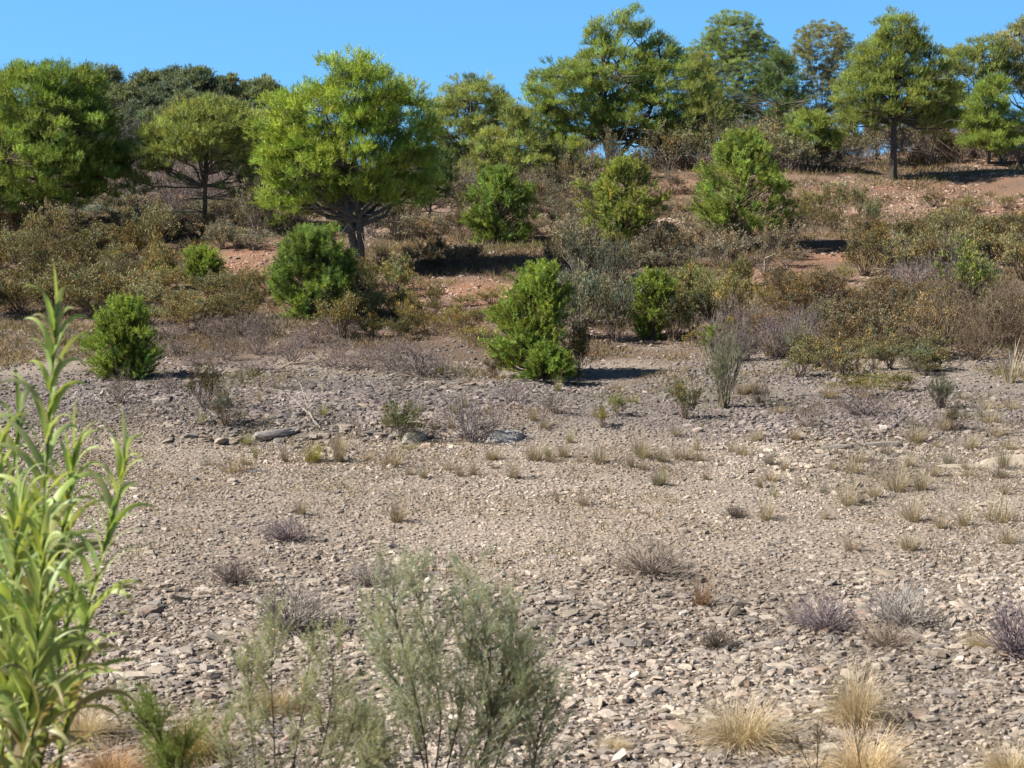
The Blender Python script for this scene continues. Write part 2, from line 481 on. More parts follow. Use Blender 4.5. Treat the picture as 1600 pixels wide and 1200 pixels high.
def pine(label, base, lobes, color, trunk_r=.16, dens=1.0, rc=.36, shoots=19, nn=17, nl=.125, sl=.24, w=.0092, first=.28, lean=0., forks=1,
         group=None, name='pine_tree', bark=(.13, .105, .085), up=.55, P=None, dead=34):
    B = at(*base) if P is None else P
    d = B[1]; s = d / F
    if P is not None: base = proj(*P)
    root = empty(name, B, label, 'tree', group)
    L = []
    for (cx, cy, rx, ry) in lobes:
        c = at_depth(cx, cy, d) - B
        c[1] += rng.uniform(-.35, .35) * rx * s
        L.append((c, np.array([rx * s, rx * s * rng.uniform(.85, 1.05), ry * s])))
    zt = max(c[2] + r[2] * .75 for c, r in L)
    topc = max(L, key=lambda q: q[0][2])[0]
    wood = MB()
    limbs_pts = []
    stems = []
    for k in range(forks):
        off = np.array([0., 0, 0]) if forks == 1 else np.array([(k - (forks - 1) / 2) * .9 * trunk_r * 6, rng.uniform(-.3, .3), 0])
        tgt = sorted(L, key=lambda q: -q[0][2])[0 if k == 0 else min(k, len(L) - 1)]
        tip = tgt[0] + np.array([0, 0, tgt[1][2] * .45])
        zf = zt * first * .55 if forks > 1 else 0
        m = 11; t = np.linspace(0, 1, m)
        path = np.outer(t, tip) + np.outer(np.sin(t * math.pi), off * .9 + np.array([lean, 0, 0]))
        path[1:, :2] += np.cumsum(rng.normal(size=(m - 1, 2)), 0) * .05 * t[1:, None]
        rr = trunk_r * (1 - .86 * t) ** .9; rr[0] *= 1.35
        if forks > 1: rr = rr * .8
        path[0, 2] = -.15
        tube(wood, path, rr, 7)
        stems.append(path); limbs_pts.append(path[4:])
    for c, r in L:
        nl_ = max(3, int(2 + 2.2 * r[0]))
        for k in range(nl_):
            st = stems[rng.integers(len(stems))]
            e = c + rdir(1)[0] * r * .55
            zs = np.clip(e[2] * rng.uniform(.45, .8), zt * first, zt * .9)
            i = np.argmin(np.abs(st[:, 2] - zs)); a = st[i]
            pth = curve(a, e, 7, (0, 0, -.12 * np.linalg.norm(e - a) * rng.uniform(-.2, 1)), .06)
            r0 = trunk_r * (1 - .8 * i / 11) * .5
            tube(wood, pth, np.linspace(r0 * 1.15, .022, 7), 5)
            limbs_pts.append(pth[2:])
    # dead grey lower branches
    nd = dead
    if nd:
        dw = MB()
        i0 = rng.integers(2, 7, nd); a = np.array([stems[rng.integers(len(stems))][i] for i in i0])
        dr = unit(np.concatenate([rng.normal(size=(nd, 2)), rng.uniform(-.1, .5, (nd, 1))], 1))
        Lr = rng.uniform(.5, 1.7, (nd, 1)) * min(1.25, zt / 6)
        mid = a + dr * Lr; end = mid + (dr + rdir(nd) * .5) * Lr * .6
        sticks(dw, a, mid, .022, .013, 4); sticks(dw, mid, end, .013, .005, 3)
        for q in range(4):
            b = mid + (dr + rdir(nd) * .9) * Lr * .5; sticks(dw, mid * (1 - .2 * q) + a * .2 * q, b, .009, .004, 3)
            sticks(dw, b, b + (dr + rdir(nd)) * Lr * .3, .006, .003, 3)
        dw.build('dead_branches', M_TWIG, root, color=(.18, .155, .135))
    lp = np.concatenate(limbs_pts)
    Cs = []; rr = []
    for q, (c, r) in enumerate(L):
        area = 4 * math.pi * ((r[0] * r[1]) ** 1.6 / 3 + 2 * (r[0] * r[2]) ** 1.6 / 3) ** (1 / 1.6)
        n = int(dens * 2.0 * area / (math.pi * rc * rc)) + 4
        u = rdir(n); u = u[(u[:, 2] > -.45) | (rng.random(n) < .35)]
        rad = rng.uniform(.35, 1.03, (len(u), 1)) ** .6
        p = c + u * r * rad
        keep = np.ones(len(p), bool)
        for q2, (c2, r2) in enumerate(L):
            if q2 != q: keep &= np.linalg.norm((p - c2) / r2, axis=1) > .55
        Cs.append(p[keep])
    Cs = np.concatenate(Cs)
    nC = len(Cs)
    # twigs
    near = np.array([lp[np.argmin(((lp - p) ** 2).sum(1) + 4 * np.maximum(lp[:, 2] - p[2], 0) ** 2)] for p in Cs])
    mid = (near + Cs) / 2 + rng.normal(size=Cs.shape) * .08 - np.array([0, 0, .06])
    sticks(wood, near, mid, .02, .014, 3); sticks(wood, mid, Cs, .014, .007, 3)
    wood.build('trunk', M_BARK, root, color=bark)
    # shoots
    ctint = tint_jit(nC, .24, .05)
    cid = np.repeat(np.arange(nC), shoots)
    u = rdir(len(cid)); u[:, 2] = np.abs(u[:, 2]) * 1.1 - .3
    crad = rc * rng.uniform(.75, 1.3, nC)
    P_ = Cs[cid] + u * crad[cid][:, None] * rng.uniform(.35, 1, (len(cid), 1)) * np.array([1.05, 1.05, .75])
    axis = np.zeros_like(P_); axis[:, 2] = P_[:, 2] * .75
    D = unit(.55 * u + .35 * unit(P_ - axis) + np.array([0, 0, up]) + .3 * rng.normal(size=P_.shape))
    fol = MB()
    needles(fol, P_ - D * sl * .5, D, sl * rng.uniform(.7, 1.3, len(P_)), nn, nl, w, ctint[cid] * tint_jit(len(cid), .16, .07))
    fol.build('crown', M_NEEDLE, root, color=color)
    return root

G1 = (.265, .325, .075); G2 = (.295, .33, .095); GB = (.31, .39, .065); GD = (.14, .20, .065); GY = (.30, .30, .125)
TG = 'mature pines along the hillside'
pine('broad dense dark green pine at the hill edge above the reeds', (65, 382),
     [(45, 165, 95, 65), (105, 140, 60, 42), (55, 260, 130, 70), (145, 225, 50, 70), (-40, 240, 80, 95), (95, 200, 85, 70), (60, 125, 45, 30), (105, 290, 62, 36), (0, 300, 60, 36), (162, 265, 38, 62)], (.23, .30, .06), .17, .85, group=TG, first=.3)
pine('olive umbrella-shaped pine with long diagonal limbs beside the big rounded pine', (318, 372),
     [(322, 203, 72, 46), (258, 238, 52, 44), (385, 215, 46, 46), (222, 258, 40, 52), (330, 180, 50, 26), (300, 225, 60, 32), (378, 275, 40, 46)], G2, .12, .85, group=TG, first=.35)
pine('largest rounded bright green pine with low crown behind the candle-tipped young pine', (562, 424),
     [(562, 145, 82, 62), (440, 240, 45, 50), (505, 195, 85, 72), (470, 255, 68, 66), (620, 205, 70, 85), (560, 235, 110, 70), (635, 275, 55, 55), (452, 310, 46, 40), (425, 195, 30, 40), (520, 295, 70, 38), (600, 295, 60, 34)],
     GB, .2, .8, dead=18, group=TG, first=.22, forks=2)
pine('slim airy pine with sky between its limbs beside the largest rounded pine', (735, 292),
     [(738, 158, 50, 42), (708, 195, 42, 46), (772, 195, 46, 50), (735, 230, 66, 40), (715, 260, 40, 26), (775, 255, 40, 28)], G2, .12, .72, group=TG, first=.3)
pine('tallest wide pine with a forked trunk and spiky top on the hill crest', (955, 258),
     [(985, 45, 30, 36), (935, 58, 20, 36), (1030, 85, 36, 34), (960, 110, 85, 50), (885, 150, 66, 58), (1050, 145, 62, 58), (845, 200, 48, 48), (910, 200, 55, 45), (1000, 185, 80, 42), (1085, 195, 38, 52), (1050, 225, 40, 30), (870, 235, 40, 28)],
     G1, .19, .8, group=TG, first=.18, forks=3)
pine('pale airy pine with horizontal grey branches next to the forked pine', (1142, 246),
     [(1148, 58, 50, 42), (1115, 100, 50, 45), (1185, 105, 52, 50), (1150, 130, 60, 60), (1115, 165, 52, 40), (1205, 165, 52, 45), (1160, 190, 70, 28)], (.27, .335, .11), .13, .72, group=TG, first=.25)
pine('thin yellowish pine with see-through crown on the skyline', (1285, 240),
     [(1285, 66, 46, 32), (1252, 105, 26, 40), (1312, 120, 28, 60), (1285, 140, 30, 40), (1300, 190, 45, 30)], GY, .10, .6, group=TG, first=.3)
pine('pine with a bare straight dark trunk standing on the open reddish slope', (1395, 281),
     [(1402, 62, 42, 46), (1375, 105, 52, 46), (1428, 105, 54, 50), (1355, 150, 50, 46), (1447, 150, 54, 50), (1400, 150, 62, 60), (1340, 188, 36, 26), (1470, 188, 36, 28)], (.265, .31, .075), .19, .9, group=TG, first=.36, bark=(.085, .07, .06))
pine('yellow-green pine filling the gap behind the straight-trunked pine', (1512, 240),
     [(1510, 110, 42, 45), (1490, 165, 35, 40), (1545, 95, 36, 36)], G2, .11, .8, group=TG)
pine('small bright pine with a low crown shading the upper bank', (1545, 256),
     [(1548, 150, 30, 34), (1530, 190, 36, 32), (1572, 200, 40, 36), (1545, 222, 48, 18)], (.26, .33, .07), .09, 1.0, rc=.36, group=TG, first=.2)
pine('dull yellow-olive pine at the far end of the crest row beyond the straight trunk', (1610, 236),
     [(1605, 75, 52, 50), (1580, 125, 35, 40), (1640, 120, 50, 70)], GY, .12, .8, group=TG)
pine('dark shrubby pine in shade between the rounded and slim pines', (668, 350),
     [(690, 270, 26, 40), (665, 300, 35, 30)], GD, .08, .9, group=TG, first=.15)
pine('low dark pine filling the gap between slim pine and forked pine', (820, 300), [(815, 215, 34, 40), (840, 250, 44, 30), (800, 180, 20, 24)], G2, .09, .9, group=TG, first=.15)
pine('olive pine squeezed between the umbrella pine and the largest rounded pine', (425, 350), [(412, 205, 34, 40), (425, 255, 36, 45), (405, 290, 32, 34)], G2, .09, .9, group=TG, first=.15)
pine('low bushy pine under the thin skyline pine beside the straight trunk', (1262, 262), [(1262, 200, 34, 28), (1240, 222, 34, 20), (1288, 220, 30, 22)], G1, .07, .9, rc=.32, group=TG, first=.1)
pine('small pale pine behind the forked pine and the pale airy pine', (1095, 255), [(1092, 130, 30, 44), (1105, 185, 36, 40), (1080, 215, 34, 24)], G2, .09, .75, group=TG, first=.15)
pine('small dim pine wedged behind the yellow-green pine on the crest', (1472, 240), [(1478, 150, 26, 30), (1470, 190, 30, 26)], GD, .07, .8, group=TG, first=.15)
pine('bushy pine at the foot of the slim airy pine', (770, 300), [(770, 235, 36, 34), (790, 265, 34, 26), (745, 268, 30, 24)], G2, .07, .85, rc=.32, group=TG, first=.12)
pine('low spreading pine below the forked pine where its limbs begin', (885, 285), [(880, 240, 40, 26), (860, 262, 34, 20), (905, 262, 32, 20)], G1, .07, .85, rc=.32, group=TG, first=.12)
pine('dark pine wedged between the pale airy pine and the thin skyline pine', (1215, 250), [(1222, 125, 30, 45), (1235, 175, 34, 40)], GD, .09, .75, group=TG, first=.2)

# far hill, each tree a thing of its own
FAR = [(160, 132, 30, 27, 'far hilltop pine just behind the dark pine above the reeds'), (225, 135, 25, 24, 'rounded pine on the far hilltop with a sky gap beside it'),
       (266, 124, 20, 19, 'small round-topped pine on the far hilltop between two wider ones'), (303, 126, 28, 22, 'tallest pine on the far hilltop with a visible thin trunk'),
       (218, 165, 26, 25, 'pale green pine lower on the far hill below the rounded one'), (264, 162, 25, 19, 'dome-shaped light green pine in front of the hilltop row'),
       (352, 136, 20, 18, 'dark pine on the far hilltop beside the tallest one'), (381, 142, 15, 15, 'narrow dark pine on the far hilltop beyond the olive umbrella pine'),
       (360, 156, 30, 16, 'grey-green low pine on the far hill above the umbrella crown'), (428, 150, 18, 15, 'last small pine of the far hilltop row beside the rounded crown'),
       (405, 158, 18, 16, 'faint bluish pine at the end of the far hill'), (165, 165, 28, 26, 'shadowed pine on the far hill half behind the dark pine'),
       (120, 150, 20, 20, 'far pine top peeping through the dark pine crown'), (15, 125, 14, 12, 'tiny far pine top beyond the dark pine at the skyline'),
       (325, 150, 20, 20, 'dense dark pine filling the far hilltop row')]
FAR = [(a_, b_, c_ * 1.12, d_ * 1.15, e_) for a_, b_, c_, d_, e_ in FAR]
for px_, py_ in [(140, 185), (180, 195), (205, 178), (245, 186), (285, 160), (300, 185), (335, 176), (365, 180), (395, 176), (425, 182), (190, 150), (245, 150), (450, 165), (410, 140), (275, 145), (330, 165)]:
    FAR.append((px_, py_, rng.uniform(21, 29), rng.uniform(18, 25), 'dark pine in the far hillside stand below the hilltop row'))
for i, (cx, cy, rx, ry, lb) in enumerate(FAR):
    d = 168 + 4 * (i % 3) if i < 15 else float(np.clip(168 - (cy - 140) * .5, 140, 168))
    pt = at_depth(cx, 205, d); P = np.array([pt[0], d, float(height(pt[0], d))])
    cy = min(cy, proj(*P)[1] - ry * .9)
    pine(lb, None, [(cx - .25 * rx, cy + .15 * ry, rx * .72, ry * .8), (cx + .3 * rx, cy - .1 * ry, rx * .65, ry * .8), (cx, cy + .35 * ry, rx, ry * .5)],
         [(.19, .225, .125), (.22, .25, .13), (.17, .205, .13)][i % 3], .14, 1.1, rc=.5, shoots=14, nn=8, nl=.24, sl=.3, w=.028, P=P, group='pines on the far hilltop', first=.35, dead=8)  # crown colours lightened to put a slight distance haze into them

def young_pine(label, base, prof, color, nsh=900, sl=.26, nl=.07, nn=44, w=.0065, P=None, up=1.0, name='young_pine', group='young pines on the slope', trunk_r=.05, hollow=.35, thin=.1, lump=.30):
    """prof: list of (py, left px, right px) silhouette rows from top to bottom; built as a round plant"""
    B = at(*base); d = B[1]; s = d / F
    root = empty(name, B, label, 'young pine', group)
    prof = np.array(prof, float)
    zz = np.array([at_depth(800, r, d)[2] for r in prof[:, 0]]) - B[2]
    xl = (prof[:, 1] - base[0]) * s; xr = (prof[:, 2] - base[0]) * s
    o = np.argsort(zz); zz, xl, xr = zz[o], xl[o], xr[o]
    z0, z1 = zz[0], zz[-1]
    nb = max(16, nsh // 10)
    zb = z0 + (z1 - z0) * (.03 + .97 * rng.beta(1.1, 1.0, nb)); ab = np.arange(nb) * 2.39996 + rng.normal(size=nb) * .35
    qb = np.where(rng.random(nb) < .72, rng.uniform(.78, 1.0, nb), rng.uniform(.2, .75, nb))
    lumps = 1 + lump * vnoise(ab % 6.2832 * 1.1 + 3, zb * 2.6 + base[0], 17) + .12 * rng.normal(size=nb)
    lb_ = np.interp(zb, zz, xl); rb_ = np.interp(zb, zz, xr); rad = (rb_ - lb_) / 2; cb = (lb_ + rb_) / 2
    rad = np.maximum(rad - sl * .4, rad * .55) * lumps; zb = zb - sl * .5 * (zb - z0) / (z1 - z0)
    C = np.stack([cb + rad * qb * np.cos(ab), rad * qb * np.sin(ab), zb], 1)
    ci = np.repeat(np.arange(nb), 17)
    rcl = .085 + .032 * (z1 - z0) / 2.0
    P_ = C[ci] + rng.normal(size=(len(ci), 3)) * rcl * np.array([1, 1, .8])
    z = np.clip(P_[:, 2], z0, z1); P_[:, 2] = z
    cx = cb[ci]
    if thin:
        k = vnoise(P_[:, 0] * 3 + 9, P_[:, 2] * 3 + P_[:, 1], 5) > -.5 + thin; P_ = P_[k]; cx = cx[k]; z = z[k]; ci = ci[k]
    ax = np.stack([cx * .5, 0 * cx, P_[:, 2] - .2 * (z1 - z0)], 1)
    hfrac = ((P_[:, 2] - z0) / (z1 - z0))[:, None]
    D = unit(unit(P_ - ax) * (1.15 - .5 * hfrac) + np.array([0, 0, 1.]) * up * (.3 + .5 * hfrac) + unit(P_ - C[ci[:len(P_)]] if not thin else P_ - C[ci]) * .55 + .3 * rng.normal(size=P_.shape))
    L = sl * .72 * rng.uniform(.7, 1.3, len(P_))
    lead = (rng.random(len(P_)) < .10) & (hfrac[:, 0] > .35)            # upright candles
    D[lead] = unit(np.array([0, 0, 1.]) + rng.normal(size=(lead.sum(), 3)) * .16); L[lead] *= 1.4
    wood = MB()
    m = 8; t = np.linspace(0, 1, m)
    path = np.stack([np.interp(z0 + t * (z1 - z0) * .9, zz, (xl + xr) / 2) * t, 0 * t, t * (z0 + (z1 - z0) * .92)], 1); path[0, 2] = -.1
    tube(wood, path, trunk_r * (1 - .85 * t), 6)
    pick = rng.random(len(P_)) < min(1, 380 / len(P_))
    e = (P_ - D * L[:, None] * .6)[pick]; zs = np.clip(e[:, 2] - .5 * np.linalg.norm(e[:, :2], axis=1), .15, None)
    st = np.stack([np.interp(zs, path[:, 2], path[:, 0]), 0 * zs, zs], 1)
    mid = (st + e) / 2 - np.array([0, 0, .05]); sticks(wood, st, mid, .016, .011, 4); sticks(wood, mid, e, .011, .005, 3)
    wood.build('trunk', M_BARK, root, color=(.15, .115, .085))
    fol = MB()
    needles(fol, P_ - D * L[:, None] * .6, D, L, nn, nl, w, tint_jit(nb, .2, .06)[ci] * tint_jit(len(P_), .2, .08), 1.3, .75)
    fol.build('crown', M_NEEDLE, root, color=color)
    return root

YG = (.235, .30, .055)
young_pine('round bright green young pine half hidden by the tall reed', (193, 592), [(462, 180, 208), (475, 158, 228), (500, 142, 243), (530, 136, 250), (560, 138, 250), (580, 150, 245), (588, 165, 235)], (.235, .31, .055), 1100)
young_pine('small bright pine bush at the edge of the reddish clearing', (314, 446), [(383, 298, 326), (392, 284, 342), (408, 277, 350), (425, 278, 352), (440, 285, 350)], YG, 600)
young_pine('long-needled bushy young pine in front of the largest pine', (492, 500), [(354, 470, 520), (372, 442, 545), (400, 428, 560), (430, 422, 564), (460, 422, 562), (485, 440, 545), (495, 450, 530)], (.20, .28, .06), 1200, nl=.12, sl=.28, w=.007)
young_pine('dark-based round young pine throwing deep shade on the red bank', (776, 385), [(258, 768, 802), (270, 742, 820), (290, 728, 835), (315, 720, 842), (345, 722, 842), (368, 735, 825), (380, 750, 805)], (.20, .28, .06), 1200, sl=.34, nl=.09, w=.0085)
young_pine('nearest young pine with a lopsided crown standing on the gravel edge', (835, 590), [(410, 825, 865), (425, 805, 882), (450, 795, 890), (480, 770, 890), (510, 758, 885), (535, 756, 878), (555, 770, 870), (575, 800, 860)], (.235, .305, .055), 1500, thin=.12)
young_pine('compact young pine between two grey-green shrubs', (1020, 530), [(422, 1005, 1040), (440, 990, 1055), (465, 984, 1062), (490, 988, 1055), (512, 992, 1035), (525, 1000, 1025)], YG, 700)
young_pine('pale yellow-green young pine with a bare lower half below the forked pine', (974, 402), [(244, 960, 992), (258, 940, 1015), (280, 920, 1028), (305, 912, 1036), (330, 908, 1038), (352, 920, 1030), (372, 930, 1010)], (.29, .32, .07), 1100, sl=.32, nl=.09, w=.0085, thin=.12)
young_pine('pointed tall young pine with a thin bare stem below its crown', (1147, 392), [(201, 1140, 1178), (220, 1118, 1190), (245, 1105, 1205), (270, 1090, 1235), (300, 1072, 1242), (325, 1074, 1240), (350, 1095, 1215), (366, 1120, 1180)], (.25, .315, .065), 1500, sl=.34, nl=.09, w=.0085, trunk_r=.07, thin=0., lump=.16)
young_pine('tiny bright green pine sapling on the scrub edge behind the grey broom', (1114, 552), [(512, 1108, 1120), (525, 1102, 1126), (540, 1103, 1124)], (.23, .30, .06), 90, sl=.14, nl=.08, trunk_r=.02)
young_pine('yellow-green young pine peering over scrub beside the small bright one', (258, 452), [(408, 250, 268), (420, 240, 278), (440, 236, 280)], (.21, .25, .055), 350)
young_pine('low green pine skirt growing at the foot of the nearest young pine', (850, 598), [(535, 842, 862), (552, 822, 890), (572, 812, 905), (588, 815, 900)], (.19, .26, .045), 420, thin=.1)

# ------------------------------------------------------------------ shrubs
def shrub_mesh(kind, dead=False):
    """unit shrub: height about 1, radius about .6 ; returns (leaf mesh or None, stem mesh)"""
    st = MB(); lf = MB()
    nS = {'leafy': 26, 'dense': 34, 'twiggy': 44, 'broom': 60, 'cushion': 150}[kind]
    spread = {'leafy': .75, 'dense': .8, 'twiggy': .95, 'broom': .45, 'cushion': 1.15}[kind]
    az = rng.uniform(0, 2 * math.pi, nS); tl = spread * np.sqrt(rng.random(nS)) + rng.normal(size=nS) * .06
    D = np.stack([np.sin(tl) * np.cos(az), np.sin(tl) * np.sin(az), np.cos(tl)], 1)
    Ln = rng.uniform(.6, 1.05, nS) * (1 - .25 * np.abs(tl) / 1.2)
    P0 = np.stack([rng.normal(size=nS) * .07, rng.normal(size=nS) * .07, np.full(nS, -.03)], 1)
    ends = []; dirs = []
    def grow(P, D, L, r, lev):
        D2 = unit(D + rdir(len(D)) * (.45 if kind == 'twiggy' else .25) + np.array([0, 0, .08]))
        M = P + D2 * (L * .5)[:, None]; D3 = unit(D2 + rdir(len(D)) * .4); E = M + D3 * (L * .5)[:, None]
        tn = tint_jit(len(P), .18, .05)
        sticks(st, P, M, r, r * .75, 3, tn); sticks(st, M, E, r * .75, r * .4, 3, tn)
        ends.append(np.concatenate([M, E, (M + E) / 2])); dirs.append(np.concatenate([D2, D3, D3]))
        if lev > 0:
            k = 3
            for q in range(k):
                f = rng.uniform(.25, .95, (len(P), 1))
                grow(M * (1 - f) + E * f, unit(D3 + rdir(len(D)) * .75 + np.array([0, 0, .25])), L * rng.uniform(.3, .55), r * .55, lev - 1)
    rr = {'leafy': .011, 'dense': .011, 'twiggy': .010, 'broom': .009, 'cushion': .008}[kind]
    grow(P0, D, Ln, rr, 2 if kind in ('leafy', 'dense', 'twiggy') else 1)
    E = np.concatenate(ends[1:]); Dr = np.concatenate(dirs[1:])
    if kind in ('leafy', 'dense'):
        nL = 2000 if kind == 'leafy' else 3200
        i = rng.integers(0, len(E), nL)
        Lp = E[i] + rng.normal(size=(nL, 3)) * .035
        k = Lp[:, 2] > .08
        Lp = Lp[k]; i = i[k]
        blob = tint_jit(40, .22, .12)[(np.floor((Lp * 3.2 + 20)).astype(int) @ np.array([7, 13, 29])) % 40]
        leaflets(lf, Lp, unit(Dr[i] + rdir(len(Lp)) * .9 + np.array([0, 0, .3])), rng.uniform(.04, .075, len(Lp)), rng.uniform(.010, .019, len(Lp)), blob * tint_jit(len(Lp), .2, .08))
    elif kind == 'broom':
        i = rng.integers(0, len(E), 1500); Lp = E[i]
        leaflets(lf, Lp, unit(Dr[i] + rdir(len(Lp)) * .35 + np.array([0, 0, .4])), rng.uniform(.08, .2, len(Lp)), .006, tint_jit(len(Lp), .2, .06))
    elif kind == 'twiggy':
        i = rng.integers(0, len(E), 900); Lp = E[i]
        leaflets(lf, Lp, unit(Dr[i] + rdir(len(Lp)) * .9), rng.uniform(.03, .06, len(Lp)), .010, tint_jit(len(Lp), .25, .08))
    sm = st.mesh('stems', M_TWIG)
    lm = lf.mesh('foliage', M_LEAF) if lf.V else None
    return lm, sm

SH = {k: [shrub_mesh(k) for _ in range(n)] for k, n in (('leafy', 5), ('dense', 5), ('twiggy', 5), ('broom', 3), ('cushion', 4))}
proto = {}
def shrub(kind, P, w, h, leafc, stemc, label, group=None, name='shrub', cat='shrub', variant=None):
    lst = SH[kind]; i = rng.integers(len(lst)) if variant is None else variant
    lm, sm = lst[i]
    if kind == 'cushion': w *= 1.4; h *= 1.3
    if name == 'shrub':
        name, cat = {'leafy': ('leafy_shrub', 'leafy shrub'), 'dense': ('rockrose_shrub', 'rockrose'), 'twiggy': ('bare_shrub', 'bare shrub'), 'broom': ('broom_bush', 'broom'), 'cushion': ('dead_bush', 'dead bush')}[kind]
    root = empty(name, P, label, cat, group)
    root.scale = (w * .8, w * .8, h); root.rotation_euler = (0, 0, rng.uniform(0, 6.28))
    for nm, me, c in (('stems', sm, stemc), ('foliage', lm, leafc)):
        if me is None: continue
        if (nm, kind, i) in proto:
            o = proto[(nm, kind, i)].copy()
        else:
            o = bpy.data.objects.new(nm, me); proto[(nm, kind, i)] = o
        col.objects.link(o); o.parent = root; o.color = (*c, 1)
    return root

OLIVE = (.175, .16, .065); OLIVEB = (.185, .16, .075); RUST = (.175, .13, .07); GREYP = (.16, .13, .105); DARKG = (.085, .095, .05); GOLD = (.20, .165, .06)
GREYG = (.125, .13, .08); GREEN = (.12, .17, .045); BROWNG = (.195, .16, .105)
STB = (.17, .125, .095); STG = (.235, .195, .17); STP = (.22, .18, .185); STD = (.11, .09, .08)
